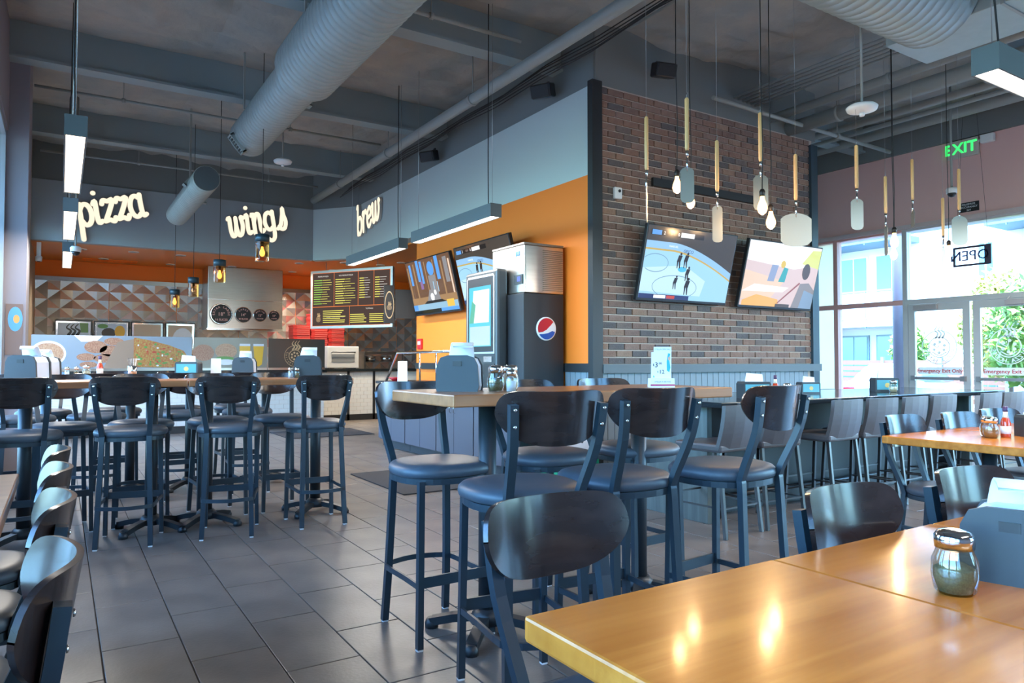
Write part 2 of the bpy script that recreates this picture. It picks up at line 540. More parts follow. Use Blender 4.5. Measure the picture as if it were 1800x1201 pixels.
while XA + .12 + k * bw < 8.12:
    link('wainscot_board', wm2, wb, (XA + .12 + k * bw, YB, 0)); k += 1
MB().box(XA + .07, 8.14, YB - .02, YB, 0, .10).build('base_trim', M_BLACKTRIM, wb)
# black unistrut rail that carries the brick wall screens
p0, p1 = ony(1148, 313, YB - .05), ony(1345, 350, YB - .05)
tag(MB().box(p0.x, p1.x, YB - .055, YB - .02, 3.10, 3.19).build('mounting_rail', M_BLACKTRIM), 'black steel rail screwed across the brick wall above the screens', 'rail')

# ---- soffit over the kitchen with its chamfered corner
YS = 13.35
sf = struct(MB().box(-.45, 4.0, YS, YS + .15, 3.11, 4.07).build('wall_soffit', M_SOFF))
MB().box(-.45, 4.0, YS + .02, YS + .15, 4.07, CZ + .1).build('dark_top_band', M_GREYD, sf)
ch = [(4.0, YS), (4.6, 12.6), (4.75, 12.7), (4.1, YS + .15)]
MB().prismz(ch, 3.11, 4.07).build('grey_chamfer', M_GREY, sf)
MB().prismz([(3.95, YS + .022), (4.0, YS + .022), (4.622, 12.58), (4.75, 12.7), (4.1, YS + .15)], 4.07, CZ + .1).build('dark_top_band', M_GREYD, sf)
# kitchen ceiling and walls
kc = struct(MB().prismz([(-.45, YS + .15), (4.1, YS + .15), (4.75, 12.7), (4.8, 10.0), (8.0, 10.0), (8.0, 15.9), (-.45, 15.9)], 3.11, 3.2).build('ceiling_kitchen', mat('kitchen_orange_ceiling', (.62, .20, .03), .45)))
wk = struct(MB().box(-.5, 8.1, 15.9, 16.1, 0, CZ + .12).build('wall_kitchen_back', M_ORANGE))
struct(MB().box(8.0, 8.15, 9.9, 16.0, 0, 3.2).build('wall_kitchen_right', mat('brown_kitchen_wall', (.10, .065, .05), .6)))
struct(MB().box(XA + .2, 8.15, 9.9, 10.0, 0, 3.2).build('wall_kitchen_front', mat('brown_kitchen_wall')))
# quilted stainless sheets on the kitchen back wall
def quilt(x0, x1, z0, z1, px, pz, amp=.035):
    m = MB()
    nx = max(1, round((x1 - x0) / (px / 2))); nz = max(1, round((z1 - z0) / (pz / 2)))
    dx = (x1 - x0) / nx; dz = (z1 - z0) / nz
    for i in range(nx + 1):
        for j in range(nz + 1):
            if (i + j) % 2: continue
            cx, cz = x0 + i * dx, z0 + j * dz
            n = [(cx + dx, cz), (cx, cz + dz), (cx - dx, cz), (cx, cz - dz)]
            n = [(min(max(a, x0), x1), min(max(b, z0), z1)) for a, b in n]
            pts = [(cx, -amp, cz)] + [(a, 0, b) for a, b in n]
            for q in range(4):
                a, b = pts[1 + q], pts[1 + (q + 1) % 4]
                if abs((a[0] - cx) * (b[2] - cz) - (b[0] - cx) * (a[2] - cz)) > 1e-5:
                    m.add([pts[0], a, b], [(0, 2, 1)])
    return m
xq = -.42
while xq < 7.9:
    x2 = min(xq + 1.2, 7.98)
    quilt(xq + .004, x2 - .004, 1.0, 2.72, .42, .36).build('quilted_steel_sheet', M_QUILT, wk, (0, 15.895, 0))
    xq = x2
MB().box(-.45, 8.0, 15.84, 15.9, 2.72, 2.80).build('steel_cap_strip', M_STEEL, wk)
# recessed kitchen downlights, each a fitting in the orange ceiling
dl_px = [(143, 438), (182, 455), (235, 443), (300, 465), (318, 449), (408, 469), (456, 459), (526, 463), (514, 478), (523, 487), (605, 462), (585, 475), (669, 466), (705, 462)]
for i, (u, v) in enumerate(dl_px):
    p = onz(u, v, 3.105)
    if p.y > 15.7 or p.y < 10.2: continue
    t = thing('downlight', 'round recessed downlight in the orange kitchen ceiling', 'downlight', (p.x, p.y, 3.108), group='kitchen downlights')
    MB().lathe([(.085, -.012), (.085, 0), (.06, 0), (.06, -.012)], 18).build('trim_ring', M_WHITEP, t)
    MB().lathe([(.058, -.006), (.058, -.002)], 18).build('lamp_face', emis('downlight_glow', (1, .86, .66), 14), t)
    if i % 2 == 0 or u > 500:
        ld = bpy.data.lights.new('downlight_lamp', 'SPOT'); ld.energy = 130; ld.spot_size = R(110); ld.spot_blend = .8; ld.color = (1, .84, .64); ld.shadow_soft_size = .06
        lo = bpy.data.objects.new('downlight_lamp', ld); C.objects.link(lo); lo.parent = t; lo.location = (0, 0, -.03)
# ceiling grille of the kitchen
gp = onz(165, 462, 3.1)
t = thing('air_grille', 'orange painted air grille in the kitchen ceiling', 'vent', (gp.x + .25, min(gp.y, 15.4), 3.108))
MB().box(-.45, .45, -.16, .16, -.012, 0).build('frame', M_ORANGE, t)
for k in range(9): MB().box(-.42 + k * .095, -.42 + k * .095 + .03, -.14, .14, -.022, -.012).build('slat', M_ORANGE, t)

# ---- left wall: pilaster and windows (dining side), kitchen side
M_PLUM = mat('plum_grey_paint', (.22, .20, .225), .7)
M_ALU = mat('aluminium_frame', (.42, .44, .46), .4, metal=.6)
wl_ = struct(MB().box(-.62, -.5, 5.0, 9.2, 3.65, CZ + .1).box(-.62, -.5, 5.0, 9.2, 0, .35).box(-.62, -.5, 5.0, 5.25, .35, 3.65).build('wall_left', M_PLUM))
MB().box(-.62, -.32, 9.2, 10.0, 0, CZ + .1).build('pilaster', M_PLUM, wl_)
MB().box(-.54, -.42, 10.0, 16.0, 3.40, CZ + .1).box(-.54, -.42, 10.0, 16.0, 0, .35).box(-.54, -.42, 13.2, 16.0, .35, 3.40).build('kitchen_side_wall', mat('sand_paint', (.33, .27, .20), .7), wl_)
MB().box(-1.62, -1.5, YBK, 5.0, 3.4, CZ + .1).box(-1.62, -1.5, YBK, 5.0, 0, .7).build('dining_side_wall', M_PLUM, wl_)
for y in (-3.4, -1.35, .7, 2.75, 4.85): MB().box(-1.62, -1.5, y - .12, y + .12, .7, 3.4).build('window_pier', M_PLUM, wl_)
MB().box(-1.62, -.5, 4.9, 5.02, 0, CZ + .1).build('wall_return', M_PLUM, wl_)
def window(n, label_axis, x, a0, a1, z0, z1, nv, parent=None, mcol=None, hor=()):
    mcol = mcol or M_ALU
    if label_axis == 'x':      # plane x = const, running in y
        fr = struct(MB().box(x - .04, x + .04, a0, a0 + .06, z0, z1).box(x - .04, x + .04, a1 - .06, a1, z0, z1).box(x - .04, x + .04, a0 + .06, a1 - .06, z0, z0 + .06).box(x - .04, x + .04, a0 + .06, a1 - .06, z1 - .06, z1).build('window_%d' % n, mcol))
        for k in range(1, nv):
            y = a0 + (a1 - a0) * k / nv
            MB().box(x - .03, x + .03, y - .025, y + .025, z0 + .06, z1 - .06).build('mullion', mcol, fr)
        for h in hor: MB().box(x - .03, x + .03, a0 + .06, a1 - .06, h - .025, h + .025).build('transom', mcol, fr)
        for k in range(nv):
            y0 = a0 + .06 + (a1 - a0 - .12) * k / nv; y1 = a0 + .06 + (a1 - a0 - .12) * (k + 1) / nv
            MB().box(x - .004, x + .004, y0, y1, z0 + .06, z1 - .06).build('pane', M_WINGLASS, fr)
    else:
        y = x
        fr = struct(MB().box(a0, a0 + .06, y - .04, y + .04, z0, z1).box(a1 - .06, a1, y - .04, y + .04, z0, z1).box(a0 + .06, a1 - .06, y - .04, y + .04, z0, z0 + .06).box(a0 + .06, a1 - .06, y - .04, y + .04, z1 - .06, z1).build('window_%d' % n, mcol))
        for k in range(1, nv):
            xx = a0 + (a1 - a0) * k / nv
            MB().box(xx - .025, xx + .025, y - .03, y + .03, z0 + .06, z1 - .06).build('mullion', mcol, fr)
        for k in range(nv):
            x0 = a0 + .06 + (a1 - a0 - .12) * k / nv; x1 = a0 + .06 + (a1 - a0 - .12) * (k + 1) / nv
            MB().box(x0, x1, y - .004, y + .004, z0 + .06, z1 - .06).build('pane', M_WINGLASS, fr)
    return fr
window(1, 'x', -.56, 5.25, 9.2, .35, 3.65, 3)
window(2, 'x', -.48, 10.0, 13.2, .35, 3.4, 3, hor=(1.9,))
k = 3
for a, b in ((-3.28, -1.47), (-1.23, .58), (.82, 2.63), (2.87, 4.73)):
    window(k, 'x', -1.56, a, b, .7, 3.4, 1); k += 1
# wall behind the camera: shopfront glazing
wbk = struct(MB().box(-1.6, XW + .1, YBK - .12, YBK, 3.5, CZ + .1).box(-1.6, XW + .1, YBK - .12, YBK, 0, .85).build('wall_behind', M_PLUM))
px_ = [-1.5, .4, 2.4, 4.4, 6.4, 8.4, 10.4]
for x in px_: MB().box(x - .14, x + .14, YBK - .12, YBK, .85, 3.5).build('window_pier', M_PLUM, wbk)
for a, b in zip(px_[:-1], px_[1:]):
    if not 4.3 < a < 6.5:
        MB().box(a + .14, b - .14, YBK - .12, YBK, .85, 3.5).build('wall_panel', M_PLUM, wbk); continue
    window(k, 'y', YBK - .06, a + .14, b - .14, .85, 3.5, 1); k += 1

# ---- window wall on the right with the double doors
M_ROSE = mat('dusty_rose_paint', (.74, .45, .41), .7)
M_ROSEF = mat('rose_brown_frame', (.66, .33, .29), .45)
M_DOORF = mat('taupe_metal_frame', (.52, .46, .44), .4, metal=.2)
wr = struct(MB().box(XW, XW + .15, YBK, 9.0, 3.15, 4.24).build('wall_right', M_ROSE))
MB().box(XW - .05, XW + .15, YBK, 9.0, 4.24, CZ + .1).build('dark_top_band', M_GREYD, wr)
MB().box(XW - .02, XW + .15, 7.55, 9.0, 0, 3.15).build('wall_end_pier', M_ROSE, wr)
MB().box(XW - .07, XW + .02, YBK, 7.55, 3.12, 3.18).build('window_head_trim', mat('pale_rose_trim', (.55, .42, .40), .5), wr)
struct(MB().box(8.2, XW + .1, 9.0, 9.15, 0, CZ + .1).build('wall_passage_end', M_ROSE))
struct(MB().box(8.12, 8.22, YB + .18, 9.1, 0, CZ + .1).build('wall_passage_left', M_GREY))
def bay(n, y0, y1, mcol, zs=(.05, 2.06, 3.14), low=True):
    f = struct(MB().box(XW - .02, XW + .10, y1 - .035, y1 + .035, 0, 3.14)
               .box(XW - .02, XW + .10, y0 + .035, y1 - .035, zs[1] - .035, zs[1] + .035).box(XW - .02, XW + .10, y0 + .035, y1 - .035, zs[2] - .05, zs[2])
               .box(XW - .02, XW + .10, y0 + .035, y1 - .035, 0, .08).build('window_%d' % n, mcol))
    MB().box(XW + .04, XW + .046, y0 + .035, y1 - .035, zs[1] + .035, zs[2] - .05).build('pane', M_WINGLASS, f)
    if low: MB().box(XW + .04, XW + .046, y0 + .035, y1 - .035, .08, zs[1] - .035).build('pane', M_WINGLASS, f)
    return f
bay(21, 6.80, 7.55, M_ROSEF); bay(22, 5.70, 6.80, M_ROSEF)
bay(23, 3.92, 5.70, M_DOORF, low=False)
bay(24, 2.2, 3.92, M_DOORF); bay(25, .4, 2.2, M_DOORF); bay(26, -1.5, .4, M_DOORF); bay(27, YBK + .05, -1.5, M_DOORF)
CREAM = mat('cream_blind', (.80, .76, .64), .8)
_nt = CREAM.node_tree; _tr = _nt.nodes.new('ShaderNodeBsdfTranslucent'); _tr.inputs[0].default_value = (.95, .90, .76, 1)
_mx = _nt.nodes.new('ShaderNodeMixShader'); _mx.inputs[0].default_value = .75
_nt.links.new(_nt.nodes['Principled BSDF'].outputs[0], _mx.inputs[1]); _nt.links.new(_tr.outputs[0], _mx.inputs[2]); _nt.links.new(_mx.outputs[0], _nt.nodes['Material Output'].inputs[0])
# cream roller blind behind the narrow pane by the brick wall
tag(MB().box(XW + .12, XW + .14, 6.84, 7.52, .1, 3.1).build('roller_blind', CREAM), 'cream roller blind filling the narrow window beside the brick wall', 'blind')
M_STICK = mat('white_vinyl_sticker', (.85, .87, .88), .5)
M_RED = mat('red_print', (.55, .035, .03), .5)
def door(n, y0, y1, hinge_left):
    # leaf plane x = XW; local frame: origin at the leaf's left edge as seen from inside (high y), x to the right (toward lower y)
    W = y1 - y0; H = 2.02
    e = struct(thing('door_%d' % n, 'x', 'x', (XW, y1, 0), R(-90)))
    del e['label']; del e['category']
    MB().box(0, .09, -.02, .03, 0, H).box(W - .09, W, -.02, .03, 0, H).box(.09, W - .09, -.02, .03, H - .10, H).box(.09, W - .09, -.02, .03, 0, .22).build('door_frame', M_DOORF, e)
    MB().box(.09, W - .09, .002, .008, .22, H - .10).build('pane', M_WINGLASS, e)
    MB().box(.06, W - .06, -.075, -.045, .945, .985).box(.05, .11, -.08, -.02, .93, 1.0).box(W - .11, W - .05, -.08, -.02, .93, 1.0).build('panic_bar', mat('bar_metal', (.30, .27, .27), .35, metal=.6), e)
    a = .10 if hinge_left else W - .42
    MB().bbox(a, a + .32, -.085, -.02, H - .085, H - .02, .004).build('door_closer', mat('closer_metal', (.42, .33, .31), .4, metal=.4), e)
    MB().beam((a + .3 if hinge_left else a + .02, -.05, H - .01), (W * .55, -.04, H + .03), .02, .012).build('closer_arm', M_DOORF, e)
    # printed sticker: EMERGENCY EXIT ONLY
    decal([(M_STICK, rect(.12, W - .12, 1.02, 1.12))], 'sticker', e, -.001)
    text('Emergency Exit Only', .072, M_RED, e, W / 2, 1.068, -.0035, bold=.0012)
    # round white vinyl crest, reversed because it is read from outside
    cx, cz, r0 = W / 2, 1.40, .24
    lay = []
    mb = MB().use(M_STICK)
    ring = lambda ra, rb: [mb.flat([(cx + ra * math.cos(a0), cz + ra * math.sin(a0)), (cx + rb * math.cos(a0), cz + rb * math.sin(a0)), (cx + rb * math.cos(a1), cz + rb * math.sin(a1)), (cx + ra * math.cos(a1), cz + ra * math.sin(a1))], -.001) for a0, a1 in ((2 * math.pi * q / 40, 2 * math.pi * (q + 1) / 40) for q in range(40))]
    ring(r0, r0 - .012); ring(r0 * .62, r0 * .56)
    for q in range(6):
        a0 = R(20 + 62 * q); mb.flat(disc(cx + .075 * math.cos(a0), cz + .075 * math.sin(a0), .022, 10), -.001)
    mb.stroke([(cx - .11, cz + .05), (cx - .02, cz + .0), (cx + .0, cz + .09)], .012, -.0012, -.0008)
    mb.stroke([(cx - .09, cz - .07), (cx, cz - .115), (cx + .09, cz - .07)], .014, -.0012, -.0008)
    for q, sx in enumerate((-.045, 0, .045)):
        mb.stroke([(cx + sx, cz + .13), (cx + sx + .03, cz + .19), (cx + sx - .01, cz + .24), (cx + sx + .025, cz + .30)], (.03, .008), -.0012, -.0008)
    mb.build('vinyl_crest', None, e)
    arc_text('PIZZA HOUSE', r0 * .80, .075, M_STICK, e, cx, cz, 270, 15, -.0012, top=False, mirror=True, bold=.001)
    return e
door(1, 4.83, 5.655, True)
door(2, 3.96, 4.79, False)

# ---- outside: ground, buildings, cars, planting seen through the glass; unseen sun-blocking eaves
GZ = -.30
struct(MB().box(-30, -1.7, -30, 45, GZ - .3, GZ).box(-1.7, 60, -30, YBK - .25, GZ - .3, GZ).box(XW + .25, 60, YBK - .25, 45, GZ - .3, GZ).build('ground_outside', mat('asphalt', (.10, .10, .105), .9, noise=(.8, (.075, .075, .08), .7))))
struct(MB().box(XW + .15, XW + 1.9, YBK - 1.2, 9.1, GZ, -.01).build('pavement_outside', mat('pavement', (.50, .48, .45), .9)))
struct(MB().box(-2.75, -1.6, YBK - 1.1, 5.0, 3.62, 3.74).box(-1.75, -.6, 5.0, 16.0, 3.72, 3.84).box(-1.6, XW + .2, YBK - 1.1, YBK - .1, 3.62, 3.74).build('eaves_sun_block', mat('overhang_paint', (.55, .55, .54), .7)))  # out of view, added to keep direct sun out of left and back windows
struct(MB().box(XW + .2, XW + 1.7, YBK, 9.0, 3.35, 3.45).build('canopy_outside', mat('overhang_paint')))

# ================================================================ SEATING
def panel_mesh(W, H, dep=.078, th=.012, name='backrest'):
    """bent plywood back: D-shaped outline, curved towards the sitter (+y) at both ends; centre at origin"""
    N, K = 28, 6
    def outline(s):
        a = abs(s)
        zt = H * .44 * (1 - a ** 9) ** .42 - .008 * a * a
        zb = -H * .56 * (1 - a ** 3.0) ** .60
        return zb, zt
    ss = [math.sin(math.pi / 2 * (-1 + 2 * i / N)) for i in range(N + 1)]
    m = MB(); m.sm = True
    front = []; back = []
    for s in ss:
        zb, zt = outline(min(max(s, -.9995), .9995)); cf = []; cb = []
        for k in range(K + 1):
            z = zb + (zt - zb) * k / K
            y = dep * s * s
            nx = -2 * dep * s / (W / 2); l = math.hypot(nx, 1)
            x = s * W / 2
            cf.append((x + nx / l * th / 2 * -1 * -1, y + th / 2 / l, z)); cb.append((x - nx / l * th / 2 * -1 * -1, y - th / 2 / l, z))
        front.append(cf); back.append(cb)
    vs = [p for c in front for p in c] + [p for c in back for p in c]
    o = (N + 1) * (K + 1); fs = []
    for i in range(N):
        for k in range(K):
            a = i * (K + 1) + k
            fs.append((a, a + 1, a + K + 2, a + K + 1)); fs.append((o + a, o + a + K + 1, o + a + K + 2, o + a + 1))
    m.add(vs, fs)
    rv = []
    for i in range(N + 1):
        q = i * (K + 1); rv += [vs[q], vs[o + q], vs[q + K], vs[o + q + K]]
    rf = []
    for i in range(N):
        q = i * 4; rf.append((q, q + 4, q + 5, q + 1)); rf.append((q + 2, q + 3, q + 7, q + 6))
    m.add(rv, rf)
    return m.mesh(name, M_PANEL)
def seat_mesh(W, D, z0, z1, name='seat'):
    m = MB(); n = 36; prof = [(.90, 0), (.975, .10), (1.0, .38), (.985, .62), (.93, .82), (.80, .95), (.55, 1.0), (.2, 1.0)]
    m.sm = True
    vs = []; fs = []
    for r, h in prof:
        for j in range(n):
            a = 2 * math.pi * j / n
            c, s = math.cos(a), math.sin(a); e = 2 / 2.5
            x = math.copysign(abs(c) ** e, c); y = math.copysign(abs(s) ** e, s)
            x *= 1.0 + .06 * y                      # a little wider in front
            vs.append((x * r * W / 2, y * r * D / 2, z0 + (z1 - z0) * h))
    for i in range(len(prof) - 1):
        for j in range(n): fs.append((i * n + j, i * n + (j + 1) % n, (i + 1) * n + (j + 1) % n, (i + 1) * n + j))
    fs.append(tuple(range(n - 1, -1, -1))); fs.append(tuple((len(prof) - 1) * n + j for j in range(n)))
    m.add(vs, fs)
    return m.mesh(name, M_SEAT)
def seat_ring_mesh(W, D, z0, z1):
    m = MB(); n = 36; vs = []; fs = []
    for z in (z0, z1):
        for rr in (1.0, .93):
            for j in range(n):
                a = 2 * math.pi * j / n; c, s = math.cos(a), math.sin(a); e = 2 / 2.5
                vs.append((math.copysign(abs(c) ** e, c) * rr * W / 2, math.copysign(abs(s) ** e, s) * rr * D / 2, z))
    for j in range(n):
        k = (j + 1) % n
        fs += [(j, k, 2 * n + k, 2 * n + j), (n + k, n + j, 3 * n + j, 3 * n + k), (2 * n + j, 2 * n + k, 3 * n + k, 3 * n + j), (k, j, n + j, n + k)]
    return m.add(vs, fs).mesh('seat_frame', M_FRAME)

def make_seat_thing(name, label, cat, sh, top, group, bar):
    """sh = top of the seat pad, top = top of the backrest"""
    t = thing(name, label, cat, group=group)
    W, PH = (.41, .185) if bar else (.43, .20)
    pz = top - PH * .44 - .002
    link('seat', seat_mesh(.445, .42, sh - .062, sh), t)
    link('seat_frame', seat_ring_mesh(.42, .40, sh - .085, sh - .060), t)
    link('backrest', panel_mesh(W, PH), t, (0, -.312, pz), (R(9), 0, 0))
    sf_ = .026
    for s in (-1, 1):
        MB().beam((s * .175, .165, .008), (s * .165, .155, sh - .07), sf_, sf_, up=(0, 1, 0)).build('leg', M_FRAME, t)
        MB().box(s * .175 - .012, s * .175 + .012, .153, .177, 0, .008).build('glide', M_WHITEP, t)
        pts = [(s * .158, -.235, .008), (s * .150, -.210, sh * .35), (s * .138, -.190, sh - .10), (s * .138, -.192, sh - .03), (s * .158, -.272, sh + (top - sh) * .45), (s * .168, -.299, top - .045)]
        leg = MB().path(smooth_line(pts, 4), .026, .030, up=(1, 0, 0)).build('leg', M_FRAME, t)
        for q in (.062, .118):
            f = (top - q - sh - (top - sh) * .45) / (top - .045 - sh - (top - sh) * .45)
            f = max(0, min(1, f))
            x = s * (.158 + .010 * f); y = -.272 - .027 * f
            MB().lathe([(.007, 0), (.0065, .003), (.003, .0045)], 8, mtx=Matrix.Translation((x, y - .0165, top - q)) @ Matrix.Rotation(R(90), 4, 'X')).build('bolt', M_CHROME, leg)
        MB().box(s * .158 - .012, s * .158 + .012, -.247, -.223, 0, .008).build('glide', M_WHITEP, t)
    if bar:
        MB().box(-.172, .172, .160, .172, .255, .300).build('footrest', M_FRAME, t)
        U = [(-.178, .165, .262), (-.170, 0, .262), (-.168, -.20, .262)] + [(-.168 + .336 * k / 8, -.222 - .055 * math.sin(math.pi * k / 8), .262) for k in range(1, 8)] + [(.168, -.20, .262), (.170, 0, .262), (.178, .165, .262)]
        MB().path(smooth_line(U, 3), .010, .024).build('footrest_loop', M_FRAME, t)
    else:
        for s in (-1, 1): MB().beam((s * .168, .155, .20), (s * .150, -.205, .20), .02, .02).build('stretcher', M_FRAME, t)
        MB().beam((-.165, .158, sh - .09), (.165, .158, sh - .09), .02, .03).build('apron', M_FRAME, t)
    return t
def seats(proto_args, spots):
    proto = None
    for (x, y, rz, label) in spots:
        if proto is None:
            proto = make_seat_thing(*proto_args); proto.location = (x, y, 0); proto.rotation_euler = (0, 0, R(rz)); proto['label'] = label
        else: dup(proto, (x, y, 0), R(rz), label)
    return proto
ordn = ['first', 'second', 'third', 'fourth', 'fifth', 'sixth']
sp = []
nearL = [(-.20, 5.55, -4), (.41, 5.555, -13), (1.03, 5.465, -15), (1.64, 5.375, -1.5)]
for i, (x, y, a) in enumerate(nearL): sp.append((x, y - .10 if i < 3 else y, a, 'blue-black bar stool, dining side of the front bar row, %s from the left wall' % ordn[i]))
for i, x in enumerate((.02, .52, 1.06, 1.55)): sp.append((x, 6.02, 180 + (2, -3, 4, 0)[i], 'blue-black bar stool, kitchen side of the front bar row, %s from the left wall' % ordn[i]))
for i, x in enumerate((-.24, .27, .93, 1.5)): sp.append((x, 7.02, (3, -4, 2, -6)[i], 'bar stool, dining side of the bar row nearer the kitchen, %s from left wall' % ordn[i]))
for i, x in enumerate((-.12, .45, 1.0, 1.55)): sp.append((x, 7.78, 180 + (4, 0, -5, 3)[i], 'bar stool, kitchen side of the bar row nearer the kitchen, %s from left wall' % ordn[i]))
sp += [(1.445, 2.22, -8, 'bar stool with its back outward at the napkin dispenser end of the six-stool table'),
       (1.915, 2.24, -5, 'bar stool with its back outward in the middle of the six-stool table'),
       (2.47, 2.17, 6, 'bar stool with its back outward at the price card end of the six-stool table'),
       (1.447, 2.90, 181, 'bar stool pushed in right behind the dark napkin dispenser of the six-stool table'),
       (2.06, 2.92, 178, 'bar stool on the brick wall side of the six-stool table, in the middle'),
       (2.64, 2.92, 183, 'bar stool on the brick wall side of the six-stool table, behind the price card')]
seats(('bar_stool', '', 'bar stool', .765, 1.105, 'bar stools with curved plywood backs', True), sp)
sp = []
for i, (x, y) in enumerate(((-.290, 1.50), (-.290, 2.13), (-.290, 2.73), (-.290, 3.30))):
    sp.append((x, y, 90, 'glossy dark dining chair at the left window tables, %s from the bar row' % ordn[3 - i]))
sp += [(1.04, 1.18, 180, 'dark dining chair pulled out from the empty amber table'),
       (1.79, .87, 182, 'dark dining chair tucked in behind the cheese shaker table'),
       (2.40, .86, 178, 'dark dining chair tucked in past the cheese shaker table, behind the napkin dispenser'),
       (4.48, 2.22, 180, 'dark dining chair behind the table with the hot sauce, at its free corner'),
       (5.02, 2.16, 176, 'dark dining chair behind the hot sauce bottle'),
       (5.62, 2.2, 170, 'dark dining chair past the hot sauce table, beside the window wall')]
seats(('dining_chair', '', 'dining chair', .465, .865, 'dining chairs with curved plywood backs', False), sp)

# upholstered counter stools along the island
M_LEATH = mat('grey_brown_leatherette', (.075, .068, .070), .38, noise=(30, (.095, .085, .085), .5))
M_CSF = mat('dark_bronze_metal', (.10, .10, .10), .35, metal=.7)
def make_counter_stool():
    t = thing('counter_stool', '', 'counter stool', group='leather counter stools at the island')
    MB().bbox(-.21, .21, -.20, .20, .575, .635, .018).build('seat', M_LEATH, t)
    bk = MB(); bk.sm = False
    n = 8; vs = []; fs = []
    for k in range(n + 1):
        f = k / n; z = .60 + .30 * f; y = -.205 - .055 * f - .012 * math.sin(math.pi * f); w = .21 - .012 * f
        for x in (-w, -w * .5, 0, w * .5, w):
            vs.append((x, y + .018 * (x / w) ** 2, z))
        for x in (w, w * .5, 0, -w * .5, -w):
            vs.append((x, y + .03 + .018 * (x / w) ** 2, z))
    for k in range(n):
        for j in range(10):
            a = k * 10 + j; b = k * 10 + (j + 1) % 10
            fs.append((a, b, b + 10, a + 10))
    fs.append(tuple(range(9, -1, -1))); fs.append(tuple(n * 10 + j for j in range(10)))
    bk.add(vs, fs).build('backrest', M_LEATH, t)
    for sx in (-1, 1):
        for sy, lean in ((1, .03), (-1, -.055)):
            MB().beam((sx * .20, sy * .18 + lean, 0), (sx * .185, sy * .175, .58), .024, .024, up=(0, 1, 0)).build('leg', M_CSF, t)
        MB().beam((sx * .196, .20, .20), (sx * .196, -.21, .20), .012, .012).build('stretcher', M_CSF, t)
    MB().beam((-.196, .205, .26), (.196, .205, .26), .012, .012).build('footrest', M_CSF, t)
    MB().beam((-.196, -.215, .20), (.196, -.215, .20), .012, .012).build('stretcher', M_CSF, t)
    return t
cs = make_counter_stool(); first = True
for i, (x, a) in enumerate(((3.98, 4), (4.47, -3), (5.22, 2), (5.72, -2), (6.2, 3), (6.68, 0), (7.55, 2), (8.02, -3))):
    lb = 'leather counter stool on the dining side of the island, %s from the end panel' % ['first', 'second', 'third', 'fourth', 'fifth', 'sixth', 'seventh', 'eighth'][i]
    if i == 0: cs.location = (x, 3.56, 0); cs.rotation_euler = (0, 0, R(a)); cs['label'] = lb
    else: dup(cs, (x, 3.56, 0), R(a), lb)
for i, x in enumerate((4.9, 5.5, 6.3, 7.0)):
    dup(cs, (x, 4.52, 0), R(180), 'leather counter stool on the brick side of the island, %s from the end panel' % ordn[i])

# ================================================================ TABLES
M_IRON = mat('black_cast_iron', (.016, .022, .027), .42)
def cross_base(m, x, y, L=.30, r=.04, h=1.03):
    m.lathe([(r, .06), (r, h)], 16, (x, y, 0))
    m.lathe([(.075, .045), (.07, .085), (r + .01, .11)], 16, (x, y, 0))
    for a in range(4):
        d = Vector((math.cos(R(45 + 90 * a)), math.sin(R(45 + 90 * a)), 0))
        m.path([Vector((x, y, .07)) + d * .05, Vector((x, y, .055)) + d * L * .6, Vector((x, y, .03)) + d * L], .05, .035)
        m.lathe([(.03, 0), (.032, .02), (.02, .045)], 10, (x + d.x * L, y + d.y * L, 0))
    m.box(x - .12, x + .12, y - .12, y + .12, h - .012, h)
def table(name, label, cat, x0, x1, y0, y1, z, th, m, cols, group=None, L=.26):
    cx, cy = (x0 + x1) / 2, (y0 + y1) / 2
    t = thing(name, label, cat, (cx, cy, 0), group=group)
    MB().bbox(x0 - cx, x1 - cx, y0 - cy, y1 - cy, z - th, z, .006).build('table_top', m, t)
    for c in cols:
        mb = MB(); cross_base(mb, c[0] - cx, c[1] - cy, L, .04 if z > .9 else .038, z - th)
        mb.build('pedestal', M_IRON, t)
    return t
table('bar_table', 'wooden bar table of the front bar row, against the left wall', 'bar table', -.42, .752, 5.40, 6.0, 1.07, .045, M_BARW, ((-.19, 5.70), (.56, 5.70)), 'bar tables')
table('bar_table', 'wooden bar table at the free end of the front bar row', 'bar table', .758, 1.95, 5.40, 6.0, 1.07, .045, M_BARW, ((.93, 5.70), (1.74, 5.70)), 'bar tables')
table('bar_table', 'wooden bar table with hot sauce in the bar row nearer the kitchen', 'bar table', -.40, .80, 7.10, 7.70, 1.07, .045, M_BARW, ((-.1, 7.40), (.55, 7.40)), 'bar tables')
table('bar_table', 'wooden bar table at the free end of the row nearer the kitchen', 'bar table', .806, 2.0, 7.10, 7.70, 1.07, .045, M_BARW, ((1.05, 7.40), (1.75, 7.40)), 'bar tables')
table('bar_table', 'wooden bar table with a price card, surrounded by six stools', 'bar table', 1.29, 2.88, 2.46, 3.07, 1.07, .05, M_BARW, ((1.62, 2.765), (2.52, 2.765)), 'bar tables')
table('dining_table', 'amber wooden dining table with an empty top and a free rounded corner', 'dining table', .685, 1.345, .30, 1.045, .76, .045, M_TOPW, ((1.0, .67),), 'dining tables', .27)
table('dining_table', 'amber wooden dining table carrying the cheese shaker', 'dining table', 1.352, 2.02, .30, 1.05, .757, .045, M_TOPW, ((1.7, .67),), 'dining tables', .27)
table('dining_table', 'amber wooden dining table beyond the one with the cheese shaker', 'dining table', 2.027, 2.75, .30, 1.05, .757, .045, M_TOPW, ((2.4, .67),), 'dining tables', .27)
table('dining_table', 'amber wooden dining table with hot sauce in front of the island stools', 'dining table', 4.13, 4.95, 1.62, 2.42, .76, .045, M_TOPW, ((4.54, 2.02),), 'dining tables', .27)
